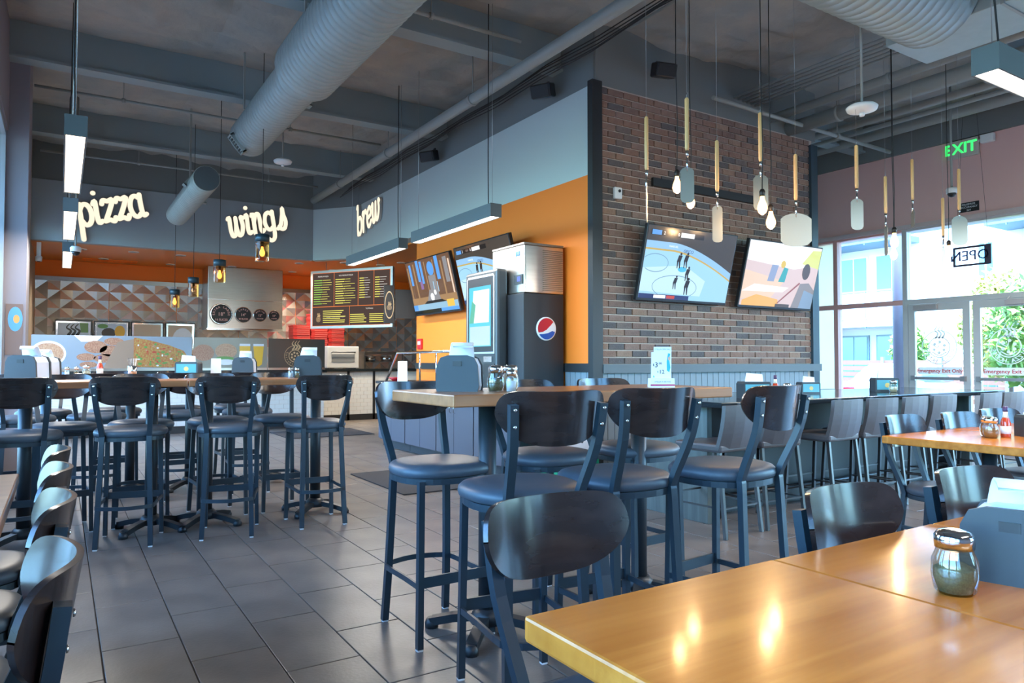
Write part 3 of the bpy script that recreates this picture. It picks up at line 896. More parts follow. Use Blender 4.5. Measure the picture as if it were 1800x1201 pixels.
table('dining_table', 'amber wooden dining table beside the window wall past the hot sauce table', 'dining table', 4.957, 5.75, 1.62, 2.42, .76, .045, M_TOPW, ((5.35, 2.02),), 'dining tables', .27)
table('dining_table', 'wooden dining table under the left windows, at its end by the bar row', 'dining table', -.85, -.13, 1.98, 3.42, .76, .04, M_BARW, ((-.52, 2.3), (-.52, 3.1)), 'dining tables', .24)
table('dining_table', 'wooden dining table under the left windows, at its end away from the bar row', 'dining table', -.85, -.13, .52, 1.97, .76, .04, M_BARW, ((-.52, .9), (-.52, 1.6)), 'dining tables', .24)

# island counter
t = thing('island_counter', 'long black counter island with a grey-green wood end panel', 'counter', (5.9, 4.0, 0))
MB().bbox(-1.98, 2.2, -.55, .5, .87, .91, .005).build('counter_top', mat('black_gloss_counter', (.012, .016, .02), .12, coat=.3), t)
MB().box(-1.80, 2.0, -.08, .30, .0, .87).build('counter_body', mat('black_counter_body', (.012, .013, .014), .45), t)
MB().bbox(-1.85, -1.80, -.30, .40, 0, .87, .003).build('end_panel', wood_mat('grey_green_oak', (.075, .095, .088), (.125, .15, .138), (.1, .12, .11), .55, axis='Z'), t)
MB().bbox(2.0, 2.05, -.30, .40, 0, .87, .003).build('end_panel', MATS['grey_green_oak'], t)
MB().tube([(-1.8, -.12, .14), (2.0, -.12, .14)], .018, 10).build('foot_rail', M_CSF, t)

# ================================================================ CEILING SERVICES
def linear_light(label, p0, p1, along, z, power=40, mlens=None):
    """p0..p1: start/end along the axis; box .12 wide, .13 tall, glowing lens below"""
    if along == 'y': cx, cy, L, rz = p0[0], (p0[1] + p1) / 2, p1 - p0[1], R(90)
    else: cx, cy, L, rz = (p0[0] + p1) / 2, p0[1], p1 - p0[0], 0
    t = thing('linear_pendant_light', label, 'pendant light', (cx, cy, z), rz, 'long box pendant lights')
    MB().box(-L / 2, L / 2, -.062, -.052, 0, .13).box(-L / 2, L / 2, .052, .062, 0, .13).box(-L / 2, -L / 2 + .01, -.052, .052, 0, .13).box(L / 2 - .01, L / 2, -.052, .052, 0, .13).box(-L / 2 + .01, L / 2 - .01, -.052, .052, .12, .13).build('housing', mat('slate_housing', (.085, .10, .105), .5), t)
    MB().box(-L / 2 + .01, L / 2 - .01, -.052, .052, .006, .016).build('lens', mlens or M_LENS, t)
    for s in (-1, 1):
        MB().tube([(s * L * .46, 0, .13), (s * L * .46, 0, CZ - z + .12)], .0025, 6).build('hanger_wire', M_WIRE, t)
    MB().tube([(-L * .42, 0, .13), (-L * .42 - .02, .015, .5), (-L * .42, .0, CZ - z + .12)], .005, 6).build('power_cord', M_CABLE, t)
    ld = bpy.data.lights.new('lens_lamp', 'AREA'); ld.shape = 'RECTANGLE'; ld.size = L - .05; ld.size_y = .09; ld.energy = power; ld.color = (1, .93, .84)
    lo = bpy.data.objects.new('lens_lamp', ld); C.objects.link(lo); lo.parent = t; lo.location = (0, 0, -.004)
linear_light('long slate box pendant light nearest the left windows and the bar tables', (.06, 5.15), 6.95, 'y', 2.6, 40, M_LENSW)
linear_light('long slate box pendant light in the middle of the row along the left wall', (.06, 7.8), 9.65, 'y', 2.6, 40, M_LENSW)
linear_light('long slate box pendant light at the kitchen end of the left row', (.06, 10.7), 12.6, 'y', 2.6, 40, M_LENSW)
linear_light('long slate box pendant light in front of the orange wall screens', (3.54, 5.88), 7.73, 'y', 2.6, 40)
linear_light('long slate box pendant light in front of the lit word brew', (3.56, 8.14), 10.05, 'y', 2.6, 40)
linear_light('long slate box pendant light above the island stools', (3.76, 1.66), 5.6, 'x', 2.6, 40)
linear_light('unseen box pendant light added to brighten the window wall, in line with island one', (6.85, 1.66), 8.5, 'x', 2.6, 70)  # added out of frame to throw more light on the right side
linear_light('unseen box pendant light added to brighten the window wall, closest to it', (8.7, 1.66), 10.2, 'x', 2.6, 90)  # also added out of frame, stronger, to lift the rose wall
linear_light('long slate box pendant light over the amber dining tables behind the camera', (1.2, -.9), 3.0, 'x', 2.6, 40)

# ducts
def spiral_duct(name, label, a, b, r, r2=None, split=.5, group=None):
    a, b = Vector(a), Vector(b); d = (b - a).normalized(); L = (b - a).length
    t = thing(name, label, 'duct', tuple(a))
    q = d.to_track_quat('Z', 'Y').to_matrix().to_4x4()
    def seg(z0, z1, rr):
        n = 28; m = MB(); m.sm = True; k = max(2, int((z1 - z0) / .09)); prof = []
        for i in range(k):
            z = z0 + (z1 - z0) * i / k; prof += [(rr, z), (rr, z + (z1 - z0) / k * .86), (rr + .0035, z + (z1 - z0) / k * .90), (rr + .0035, z + (z1 - z0) / k * .97)]
        prof.append((rr, z1)); m.lathe(prof, n, mtx=q); return m
    if r2:
        seg(0, L * split, r).build('wide_section', M_DUCT, t)
        m = MB(); m.sm = True; m.lathe([(r, L * split), (r2, L * split + .12)], 28, mtx=q); m.build('reducer', M_DUCT, t)
        seg(L * split + .12, L, r2).build('narrow_section', M_DUCT, t)
    else: seg(0, L, r).build('duct_body', M_DUCT, t)
    MB().lathe([((r2 or r) - .004, L - .004), ((r2 or r) - .004, L + .004)], 28, mtx=q).build('end_cap', mat('dark_duct_cap', (.055, .07, .08), .6), t)
    return t
def grille(t, p, n, up, w=.26, h=.16):
    n = Vector(n).normalized(); up = Vector(up); up = (up - n * up.dot(n)).normalized(); s = up.cross(n)
    M = Matrix((( *s, 0), (*(-n), 0), (*up, 0), (0, 0, 0, 1))).transposed(); M.translation = Vector(p)
    g = MB().box(-w / 2, w / 2, -.02, .03, -h / 2, -h / 2 + .018, M).box(-w / 2, w / 2, -.02, .03, h / 2 - .018, h / 2, M).box(-w / 2, -w / 2 + .018, -.02, .03, -h / 2, h / 2, M).box(w / 2 - .018, w / 2, -.02, .03, -h / 2, h / 2, M).build('air_register', M_DUCT, t)
    MB().box(-w / 2 + .018, w / 2 - .018, .01, .02, -h / 2 + .018, h / 2 - .018, M).build('register_back', M_BLACKP, g)
    for k in range(6):
        x = -w / 2 + .04 + k * (w - .08) / 5
        MB().box(x - .005, x + .005, -.012, .008, -h / 2 + .018, h / 2 - .018, M).build('register_blade', M_DUCT, g)
d1 = spiral_duct('spiral_duct', 'big round spiral duct running along the ceiling above the bar rows', (2.0, 1.0, 4.06), (2.0, 9.45, 4.06), .31, .235, .70)
grille(d1, (-.19, 8.25, -.16), (-.78, 0, -.62), (0, 1, 0)); grille(d1, (.235, 6.6, .0), (1, 0, -.1), (0, 1, 0), .24, .12)
for y in (2.5, 5.0, 7.4): MB().box(-.28 - .01, -.28 + .01, y - .015, y + .015, 0, .72).build('duct_strap', M_PIPE, d1)
d2 = spiral_duct('spiral_duct', 'short round spiral duct hanging in front of the lit word wings', (1.5, 12.1, 3.47), (1.5, 9.45, 3.47), .155)
grille(d2, (-.11, -2.1, .10), (-.75, 0, .62), (0, 1, 0), .24, .13); grille(d2, (.155, -1.6, .0), (1, 0, -.1), (0, 1, 0), .2, .10)
MB().box(-.012, .012, -1.3 - .02, -1.3 + .02, .15, CZ - 3.47).build('hanger_rod', M_PIPE, d2)
d3 = spiral_duct('spiral_duct', 'wide round spiral duct near the ceiling above the island counter', (4.12, 3.0, 4.12), (5.94, 3.0, 4.12), .36)
MB().box(.3, .34, -.02, .02, .34, .70).build('duct_strap', M_PIPE, d3)
t = thing('rectangular_duct', 'rectangular sheet metal duct joining the wide round duct over the island', 'duct', (6.28, 1.9, 3.9))
MB().bbox(-.33, .33, -1.8, 1.5, 0, .5, .006).build('duct_body', M_DUCT, t)
for y in (-1.2, -.3, .6): MB().box(-.34, .34, y - .012, y + .012, -.01, .51).build('duct_flange', M_PIPE, t)
MB().box(-.30, -.28, .9, .92, .5, .8).build('duct_strap', M_PIPE, t)
grille(t, (.1, -1.3, -.0), (0, 0, -1), (0, 1, 0), .34, .22)

# pipes and conduits
def pipe(label, pts, r, m=M_PIPE, name='ceiling_pipe', hang=(), cat='pipe', group=None):
    o = Vector(pts[0]); t = thing(name, label, cat, tuple(o), group=group)
    MB().tube([Vector(p) - o for p in pts], r, 12).build('pipe_run', m, t)
    for h in hang:
        hv = Vector(h) - o
        MB().tube([hv + Vector((0, 0, r)), Vector((hv.x, hv.y, CZ - o.z + .12))], .006, 6).build('hanger', M_PIPE, t)
        d = (Vector(pts[1]) - Vector(pts[0])).normalized()
        MB().tube([hv - d * .02, hv + d * .02], r + .012, 12).build('clamp', m, t)
    return t
pipe('thick grey pipe running along the ceiling beside the orange wall', [(3.96, .5, 4.21), (3.96, 13.2, 4.21)], .062, hang=((3.96, 3.4, 4.21), (3.96, 7.1, 4.21), (3.96, 9.6, 4.21), (3.96, 11.7, 4.21)))
pipe('thin sprinkler pipe crossing the ceiling in front of the kitchen soffit', [(-.3, 12.6, 4.33), (3.85, 12.6, 4.33)], .017, hang=((1.0, 12.6, 4.33), (3.0, 12.6, 4.33)))
pipe('thin sprinkler pipe crossing the ceiling above the bar rows', [(-.3, 9.75, 4.36), (3.9, 9.75, 4.36)], .017, hang=((.6, 9.75, 4.36), (2.6, 9.75, 4.36)))
pipe('thin sprinkler pipe crossing the ceiling over the six-stool table', [(1.2, 6.0, 4.45), (3.9, 6.0, 4.45)], .02, hang=((2.9, 6.0, 4.45),))
for i in range(6):
    x = 6.72 + .075 * i
    pipe('slim steel conduit in the bundle of six running out from above the brick wall', [(x, -.5, 4.34 - .006 * i), (x, YB - .02, 4.34 - .006 * i)], .014, M_PIPE, 'conduit', hang=((x, 3.75, 4.34 - .006 * i),), group='conduit bundle over the island')
pipe('thick grey drain pipe between the conduit bundle and the window wall', [(7.75, -.5, 4.14), (7.75, YB + .1, 4.14)], .085, hang=((7.75, 3.0, 4.14), (7.75, 5.0, 4.14)))
pipe('square-looking grey pipe beside the thick drain pipe', [(7.42, -.5, 4.22), (7.42, YB + .1, 4.22)], .05, hang=((7.42, 4.2, 4.22),))
for i, (x, z, r) in enumerate(((8.75, 4.30, .05), (8.95, 4.36, .03), (9.15, 4.32, .03), (9.75, 4.42, .075))):
    pipe(['grey pipe above the passage beside the brick wall', 'slim pipe beside the wider pipe above the passage', 'second slim pipe above the passage by the brick wall', 'thick pipe close to the top of the window wall'][i], [(x, -1.0, z), (x, 8.9, z)], r, M_PIPE, hang=((x, 3.2, z), (x, 6.8, z)))
pipe('bent sprinkler pipe running from the brick wall corner over the island', [(6.1, 5.45, 4.14), (7.2, 5.45, 4.12), (9.6, 5.45, 4.08)], .025, hang=((8.4, 5.45, 4.10),))
pipe('slim pipe hung in front of the brick wall header from wires', [(4.75, 5.3, 4.53), (4.75, .6, 4.53)], .014, hang=((4.75, 4.5, 4.53), (4.75, 1.8, 4.53)))
for i in range(5):
    pts = []
    for k in range(14):
        y = .8 + k * .9; pts.append((4.25 + .03 * i + .02 * math.sin(k * 1.3 + i), y, 4.20 + .045 * i - .03 * (k % 2)))
    tag(MB().tube(smooth_line(pts, 2), .006, 5).build('ceiling_cable', M_CABLE), 'loose dark cable strung along the top of the orange wall', 'cable', 'cables along the orange wall')

# black wall speakers and other ceiling gear
def speaker(label, p, rz, tilt=.3):
    t = thing('wall_speaker', label, 'speaker', p, rot=(tilt, 0, rz))
    MB().bbox(-.12, .12, -.08, .08, -.075, .075, .02).build('cabinet', M_BLACKP, t)
    MB().bbox(-.105, .105, -.088, -.078, -.062, .062, .004).build('speaker_grille', mat('speaker_mesh', (.02, .022, .024), .7), t)
    MB().beam((0, .05, .0), (0, .18, .10), .03, .02).build('bracket', M_BLACKP, t)
speaker('small black speaker under the cables near the corner of the orange wall', (4.42, 6.35, 4.16), R(-60))
speaker('small black speaker on the orange wall side, further toward the kitchen', (4.42, 9.2, 4.14), R(-60))
speaker('small black speaker on the dark header above the brick wall', (5.35, 5.45, 4.28), R(-15))
def det(label, p):
    t = thing('hanging_detector', label, 'detector', p)
    MB().lathe([(.02, -.05), (.05, -.045), (.11, -.03), (.12, -.005), (.10, .012), (.03, .02)], 22).build('housing', M_WHITEP, t)
    MB().lathe([(.018, -.075), (.022, -.05)], 12).build('sensor_tip', M_WHITEP, t)
    MB().tube([(0, 0, .02), (0, 0, CZ - p[2] - .05)], .010, 8).build('drop_rod', M_PIPE, t)
    MB().box(-.06, .06, -.06, .06, CZ - p[2] - .09, CZ - p[2] - .05).build('junction_box', M_PIPE, t)
det('white round detector hanging on a rod beside the big spiral duct', tuple(ony(497, 283, 9.6)))
det('white round detector hanging on a rod above the pizza peels', tuple(ony(1515, 188, 3.3)))
# security cameras
def dome(label, p, wall=False):
    t = thing('dome_camera', label, 'camera', p)
    MB().lathe([(.06, 0), (.065, .05), (.05, .07)], 18).build('base', M_WHITEP, t)
    MB().lathe([(.002, -.05), (.03, -.042), (.046, -.02), (.05, 0)], 18).build('lens_dome', M_BLACKP, t)
    return t
dc = dome('white dome security camera dropped on a rod by the exit sign', tuple(onx(1673, 340, 9.3)))
MB().tube([(0, 0, .07), (0, 0, CZ - dc.location.z)], .014, 8).build('drop_rod', M_PIPE, dc)
dc = dome('grey dome security camera at the end of the left pendant row', tuple(ony(133, 443, 10.65)))
MB().tube([(0, 0, .07), (0, 0, CZ - dc.location.z)], .012, 8).build('drop_rod', M_PIPE, dc)
t = thing('bullet_camera', 'small white security camera under the soffit in the left corner', 'camera', tuple(ony(68, 455, 13.6)))
MB().lathe([(.045, -.04), (.05, .03), (.03, .05)], 14).build('housing', M_WHITEP, t); MB().lathe([(.02, -.05), (.024, -.035)], 10).build('lens', M_BLACKP, t)
MB().box(-.03, .03, -.03, .03, .04, 3.1 - t.location.z).build('bracket', M_WHITEP, t)
p = ony(1081, 341, YB)
t = thing('wall_camera', 'small white camera fixed on the brick wall near its corner trim', 'camera', (p.x, YB, p.z))
MB().bbox(-.05, .05, -.06, -.02, -.06, .06, .01).build('housing', M_WHITEP, t); MB().lathe([(.016, 0), (.016, .008)], 12, mtx=Matrix.Translation((.01, -.06, .02)) @ Matrix.Rotation(R(90), 4, 'X')).build('lens', M_BLACKP, t); MB().box(-.02, .02, -.02, .0, -.02, .02).build('bracket', M_WHITEP, t)

# pendant jar lamps in front of the kitchen
M_AMBERG = glass_mat('smoked_amber_glass', (.88, .52, .24), .3)
M_BULB = emis('filament_glow', (1.0, .58, .18), 9.0)
M_BULBG = mat('bulb_glass_glow', (1, .8, .5), .2, emit=(1.0, .50, .15), es=3.0)
def bulb(t, z, s=1.0, on=True):
    m = MB(); m.sm = True
    m.lathe([(.012 * s, z), (.014 * s, z - .02 * s), (.027 * s, z - .055 * s), (.030 * s, z - .075 * s), (.022 * s, z - .10 * s), (.006 * s, z - .112 * s)], 14)
    b = m.build('bulb', M_BULBG if on else M_JARGLASS, t)
    return b
def jar_pendant(label, u, v, Y, on=True, s=1.0):
    p = ony(u, v, Y); t = thing('jar_pendant_lamp', label, 'pendant lamp', tuple(p), group='glass jar pendant lamps')
    r = .075 * s
    MB().lathe([(r + .003, .07), (r + .003, .155), (.02, .158)], 22).build('metal_cap', mat('teal_black_cap', (.03, .06, .075), .4, metal=.5), t)
    m = MB(); m.sm = True
    n = 22; vs = []; fs = []
    for z in (-.135, .075):
        for j in range(n): a = 2 * math.pi * j / n; vs.append((r * math.cos(a), r * math.sin(a), z))
    for j in range(n): fs.append((j, (j + 1) % n, n + (j + 1) % n, n + j))
    m.add(vs, fs).build('glass_jar', M_AMBERG, t)
    MB().lathe([(.016, .02), (.016, .07)], 12).build('socket', M_BLACKP, t)
    bulb(t, .02, 1.0, on)
    MB().tube([(0, 0, .158), (0, 0, CZ - p.z + .1)], .004, 6).build('cord', M_CABLE, t)
    if on:
        ld = bpy.data.lights.new('bulb_lamp', 'POINT'); ld.energy = 9; ld.color = (1, .62, .28); ld.shadow_soft_size = .03
        lo = bpy.data.objects.new('bulb_lamp', ld); C.objects.link(lo); lo.parent = t; lo.location = (0, 0, -.04)
jar_pendant('lit glass jar pendant below the word wings, the largest of the jars', 461, 437, 8.3)
jar_pendant('lit glass jar pendant in front of the steel hood', 386, 478, 9.9)
jar_pendant('unlit dark glass jar pendant above the steel hood edge', 340, 506, 11.6, False)
jar_pendant('lit glass jar pendant in front of the quilted steel wall', 307, 526, 12.6)

# hanging pizza peels and bare filament bulbs over the island
M_HANDLE = wood_mat('pale_ash_handle', (.62, .33, .12), (.82, .48, .21), (.7, .4, .18), .5, axis='Z')
M_PEEL = mat('brushed_aluminium', (.34, .33, .29), .5, metal=.85)
def peel(label, u, v0, v1, v2, v3, wpx, Y, edge, wide=False):
    """u: handle pixel column; v0 top of handle, v1 bottom of handle, v2 top of blade, v3 blade bottom; wpx blade width in pixels"""
    a = ony(u, v0, Y); s = (a - _C).dot(_F) / FPX
    H = (v1 - v0) * s; N = (v2 - v1) * s; B = (v3 - v2) * s
    W = wpx * s if not edge else .12
    ang = {0: 0, 1: R(75), 2: R(45)}[edge]
    t = thing('pizza_peel', label, 'pizza peel', tuple(a), -YAW + ang, 'hanging pizza peels')
    MB().lathe([(.010, -H), (.014, -H + .02), (.014, -.01), (.008, 0)], 12).build('handle', M_HANDLE, t)
    MB().lathe([(.006, -H - N * .4), (.012, -H + .0)], 10).tube([(0, 0, -H - N * .3), (0, .004, -H - N - .03)], .006, 8).build('ferrule', M_CHROME, t)
    w = W / 2; c = w * (.35 if wide else .55); z0 = -H - N; z1 = z0 - B
    out = [(-w * .25, z0), (w * .25, z0), (w * .7, z0 - c * .35), (w, z0 - c), (w, z1 + c), (w * .75, z1 + c * .3), (w * .3, z1), (-w * .3, z1), (-w * .75, z1 + c * .3), (-w, z1 + c), (-w, z0 - c), (-w * .7, z0 - c * .35)]
    MB().prism(out, -.0015, .0015).build('blade', M_PEEL, t)
    MB().tube([(0, 0, 0), (0, 0, .02), (.008, 0, .03), (0, 0, .04)], .002, 6).tube([(0, 0, .04), (0, 0, CZ - a.z + .1)], .0012, 5).build('hanging_wire', M_WIRE, t)
peel('wood-handled pizza peel seen edge-on in front of the brick wall corner', 1136, 205, 300, 328, 392, 0, 3.7, 1)
peel('pizza peel with a steel blade hiding a lit filament bulb', 1207, 172, 266, 295, 358, 24, 3.3, 0)
peel('narrow pizza peel with a glinting blade between the two brick wall screens', 1260, 247, 338, 362, 427, 18, 3.5, 0)
peel('pizza peel hanging beside two filament bulbs on the brick wall', 1336, 198, 285, 308, 372, 26, 3.4, 0)
peel('widest square pizza peel in front of the blurred action screen', 1398, 271, 353, 376, 434, 54, 3.4, 0, True)
peel('pizza peel with a grey blade against the rose wall', 1505, 255, 332, 350, 405, 22, 3.3, 0)
peel('slim pizza peel seen edge-on above the twin bulbs by the window', 1556, 310, 376, 396, 450, 0, 3.6, 1)
peel('slim edge-on pizza peel against the grey part of the rose wall', 1603, 280, 352, 370, 400, 0, 3.6, 1)
peel('pizza peel hanging lowest, beside the open sign', 1657, 348, 415, 436, 484, 13, 3.5, 2)
peel('rounded pale pizza peel in front of the open sign wires', 1685, 297, 370, 380, 432, 28, 3.4, 0)
def bare_bulb(label, u, v, Y):
    p = ony(u, v, Y); t = thing('filament_bulb', label, 'light bulb', tuple(p), group='bare filament bulbs over the island')
    MB().lathe([(.016, .05), (.020, .055), (.020, .085), (.012, .10)], 14).build('socket', mat('bronze_socket', (.035, .025, .02), .4, metal=.6), t)
    bulb(t, .052, 1.15)
    MB().tube([(0, 0, .10), (.01, 0, .4), (-.005, 0, .9), (0, 0, CZ - p.z + .1)], .0035, 6).build('cord', M_CABLE, t)
    ld = bpy.data.lights.new('bulb_lamp', 'POINT'); ld.energy = 9; ld.color = (1, .62, .28); ld.shadow_soft_size = .03
    lo = bpy.data.objects.new('bulb_lamp', ld); C.objects.link(lo); lo.parent = t; lo.location = (0, 0, -.08)
for u, v, Y, lb in ((1190, 322, 3.8, 'bare filament bulb on the brick wall left of its black rail gap'), (1214, 350, 4.0, 'bare filament bulb half hidden behind a peel blade'),
                    (1340, 358, 3.2, 'bare filament bulb in front of a hanging peel blade'), (1355, 384, 3.3, 'bare filament bulb hanging just below another, over the action screen'),
                    (1572, 420, 3.4, 'bare filament bulb, upper of the pair before the window'), (1571, 443, 3.9, 'bare filament bulb, lower of the pair before the window'),
                    (1668, 440, 3.7, 'bare filament bulb touching the open sign')):
    bare_bulb(lb, u, v, Y)

# ================================================================ SCREENS
def em(name, c, s=.8): return mat('screen_' + name, (0, 0, 0), .12, emit=c, es=s)
E_ICE = em('ice', (.36, .66, .90)); E_ICE2 = em('ice_light', (.55, .80, .95)); E_BOARD = em('boards', (.30, .55, .85)); E_YEL = em('kick_plate', (.75, .55, .15), .6)
E_CROWD = em('crowd', (.10, .09, .08), .5); E_DARK = em('dark', (.015, .018, .022), .6); E_NAVY = em('navy', (.03, .05, .16), .8); E_WHITE = em('white', (.85, .90, .95), .9)
E_RED = em('red', (.6, .08, .06), .7); E_BLUE = em('blue', (.10, .32, .75), .9); E_SKIN = em('player', (.05, .04, .04), .5); E_BROWN = em('timber', (.16, .085, .05), .8); E_TAN = em('tan', (.42, .25, .12), .7)
E_SAND = em('sand', (.72, .55, .42), .9); E_PINK = em('pink_haze', (.62, .50, .50), .9); E_GRN = em('green_shirt', (.05, .38, .42), .8); E_LIME = em('lime', (.62, .68, .22), .9); E_ORG = em('ember', (.80, .42, .12), .9); E_GREY = em('grey', (.30, .30, .32), .7); E_FACE = em('shade_figure', (.10, .085, .075), .7); E_LINE = em('rink_line', (.22, .40, .58), .7)
def tv(label, loc, rotz, tilt, W, H, pic):
    t = thing('wall_television', label, 'television', loc, rot=(tilt, 0, rotz))
    MB().bbox(-W / 2, W / 2, 0, .05, 0, H, .006).build('casing', M_BLACKP, t)
    MB().box(-.22, .22, .05, .09, H * .3, H * .7).build('mount_plate', M_BLACKTRIM, t)
    MB().beam((0, .07, H * .5), (0, .12 + H * .5 * math.sin(tilt), H * .5 - .04), .08, .06).build('mount_arm', M_BLACKTRIM, t)
    g = pic(W - .03, H - .045)
    o = decal(g[0], 'screen', t, -.0006)
    o.location = (0, 0, .03)
    for (s, size, m, x, z) in g[1]:
        text(s, size, m, t, x, z + .03, -.0075, extrude=.0003)
    return t
def fig(x, z, h, m, lean=0):
    w = h * .16
    return [(m, [(x - w * .6, z), (x - w * .2, z), (x - w * .1, z + h * .45), (x - w * .9, z + h * .45)]), (m, [(x + w * .3 + lean, z), (x + w * .8 + lean, z), (x + w * .9, z + h * .45), (x, z + h * .45)]),
            (m, [(x - w, z + h * .42), (x + w, z + h * .42), (x + w * 1.2 + lean, z + h * .82), (x - w * .8 + lean, z + h * .82)]), (m, disc(x + lean * 1.3 + w * .2, z + h * .91, h * .09, 10))]
def hockey(W, H):
    w = W / 2
    curve = lambda off: [(-w + W * k / 16, H * (.80 + off) - H * .62 * max(0, (k / 16 - .30)) ** 1.55) for k in range(17)]
    a, b, c_ = curve(0), curve(-.10), curve(-.125)
    L = [(E_CROWD, rect(-w, w, 0, H))]
    poly = lambda up, lo: up + lo[::-1]
    L.append((E_BOARD, poly([(x, max(z, 0)) for x, z in a], [(x, max(z, 0)) for x, z in b])))
    L.append((E_YEL, poly([(x, max(z, 0)) for x, z in b], [(x, max(z, 0)) for x, z in c_])))
    L.append((E_ICE, [(x, max(z, 0)) for x, z in c_] + [(w, .0), (-w, 0)]))
    L.append((E_ICE2, [(-w, H * .10), (w * .35, H * .07), (w * .42, H * .30), (-w * .1, H * .5), (-w, H * .42)]))
    for cx, cz, rx, rz in ((-w * .75, H * .50, w * .28, H * .13), (-w * .25, H * .18, w * .5, H * .17)):
        o = disc(cx, cz, rx, 26, rz); i = disc(cx, cz, rx - .008, 26, rz - .008)
        for k in range(26):
            if cx - rx > -w or o[k][0] > -w + .02: L.append((E_LINE, [(max(q[0], -w), q[1]) for q in (o[k], o[(k + 1) % 26], i[(k + 1) % 26], i[k])]))
    L.append((em('crease', (.08, .45, .80), .9), disc(-.10, H * .44, .065, 14, .03)))
    for x, z, h in ((-.17, H * .45, .17), (-.07, H * .46, .17), (-.02, H * .28, .16), (-.18, H * .15, .15), (-.0, H * .08, .19)): L += fig(x, z, h, E_SKIN, .012)
    L += [(E_NAVY, rect(-w, w * .1, 0, H * .065)), (E_WHITE, rect(-w * .68, -w * .42, .008, H * .055)), (E_RED, rect(-w * .40, -w * .22, .008, H * .055))]
    L += [(E_DARK, rect(-w * .94, w * .22, H * .88, H * .955)), (E_BLUE, rect(-w * .92, -w * .72, H * .885, H * .95)), (E_WHITE, rect(-w * .30, w * .0, H * .885, H * .95))]
    T = [('2', .05, E_WHITE, -w * .66, H * .915), ('BOS', .034, E_GREY, -w * .48, H * .915), ('0', .05, E_WHITE, -w * .35, H * .915), ('GEICO', .05, E_NAVY, -w * .08, H * .695), ('FANDUEL', .03, E_WHITE, -w * .42, H * .745)]
    return L, T
def hall(W, H):
    w = W / 2
    L = [(E_BROWN, rect(-w, w, 0, H)), (E_TAN, [(-w, H * .30), (w, H * .30), (w, H * .15), (-w, H * .15)])]
    for x, ww, z0, z1, m in ((-.82, .05, .55, .95, E_BLUE), (-.46, .06, .60, 1.0, E_BLUE), (-.30, .05, .55, .97, E_BLUE), (.42, .07, .58, 1.0, E_BLUE), (.78, .08, .5, .95, E_GREY), (-.40, .06, .45, .60, em('violet', (.30, .18, .42), .7)), (.60, .03, .3, .9, E_TAN), (-.64, .03, .3, .95, E_TAN), (-.12, .02, .3, .95, E_TAN), (.26, .02, .3, .95, E_TAN), (.93, .03, .3, .9, E_SAND), (-.93, .03, .3, .9, E_TAN)):
        L.append((m, rect(w * (x - ww), w * (x + ww), H * z0, H * z1)))
    L += [(E_BLUE, disc(.08, H * .80, .10, 20)), (E_GREY, rect(-.03, .18, H * .42, H * .68)), (E_ICE, rect(.08, .10, H * .38, H * .56)), (E_ICE, rect(.20, .22, H * .36, H * .55)),
          (E_GREY, [(-.20, H * .20), (.22, H * .20), (.18, H * .42), (-.08, H * .42)]), (E_WHITE, disc(-.02, H * .28, .06, 9)), (E_WHITE, disc(.09, H * .36, .04, 8)), (E_DARK, [(-.36, H * .15), (.42, H * .15), (.25, H * .22), (-.22, H * .22)]),
          (em('caption_blue', (.30, .52, .70), .8), rect(-w, w, H * .06, H * .17)), (E_BLUE, rect(-w, -w * .8, H * .06, H * .17)), (em('gold', (.75, .48, .08), .9), rect(w * .55, w * .85, H * .07, H * .20)), (E_DARK, rect(-w, w * .25, 0, H * .06)), (E_BLUE, rect(w * .25, w, 0, H * .06))]
    return L, []
def blur(W, H):
    w = W / 2
    L = [(E_PINK, rect(-w, w, 0, H)), (E_WHITE, [(-w, H * .70), (w * .3, H * .62), (w, H * .72), (w, H), (-w, H)]), (E_LIME, [(w * .50, H * .72), (w, H * .66), (w, H * .96), (w * .75, H * .95)]), (E_SAND, [(-w, H * .10), (-w * .2, H * .14), (w * .1, H * .42), (-w, H * .55)]),
         (E_WHITE, [(-w, H * .22), (w * .1, H * .24), (w * .25, H * .32), (-w * .7, H * .34)]), (E_ORG, [(-w * .95, 0), (w * .05, 0), (w * .0, H * .12), (-w * .6, H * .18), (-w * .95, H * .08)]),
         (em('steel_blue', (.28, .36, .55), .8), [(-w * .38, H * .40), (-w * .20, H * .40), (-w * .14, H * .66), (-w * .32, H * .66)]), (E_GRN, [(-w * .08, H * .40), (w * .10, H * .40), (w * .14, H * .62), (w * .02, H * .64)]), (em('amber', (.70, .5, .08), .8), disc(-w * .02, H * .68, .045, 10)),
         (E_FACE, disc(w * .66, H * .60, .075, 14, .10)), (E_GREY, [(w * .40, 0), (w, 0), (w, H * .30), (w * .80, H * .42), (w * .55, H * .40)]), (em('cloth_blue', (.26, .40, .58), .7), [(w * .62, 0), (w, 0), (w, H * .24), (w * .7, H * .3)]), (em('maroon', (.35, .12, .12), .7), [(-w * .02, H * .06), (w * .02, H * .06), (w * .55, H * .40), (w * .52, H * .42)]), (E_FACE, rect(-w * .05, w * .35, 0, H * .05))]
    return L, []
def tv_from(label, bl, br, tilt, rotz, pic, H=None):
    c = (bl + br) / 2; W = (br - bl).length
    return tv(label, (c.x, c.y, c.z), rotz, tilt, W, H or W * .57, pic)
bl, br = onx(731.7, 556, 4.47), onx(811, 547, 4.47); br.z = bl.z = (bl.z + br.z) / 2
tv_from('television showing a columned hall, mounted on the orange wall', bl, br, R(14), R(-90), hall)
bl, br = onx(818, 541, 4.47), onx(917, 523, 4.47); br.z = bl.z = (bl.z + br.z) / 2
tv_from('television showing ice hockey on the orange wall, half behind the ice maker', bl, br, R(14), R(-90), hockey)
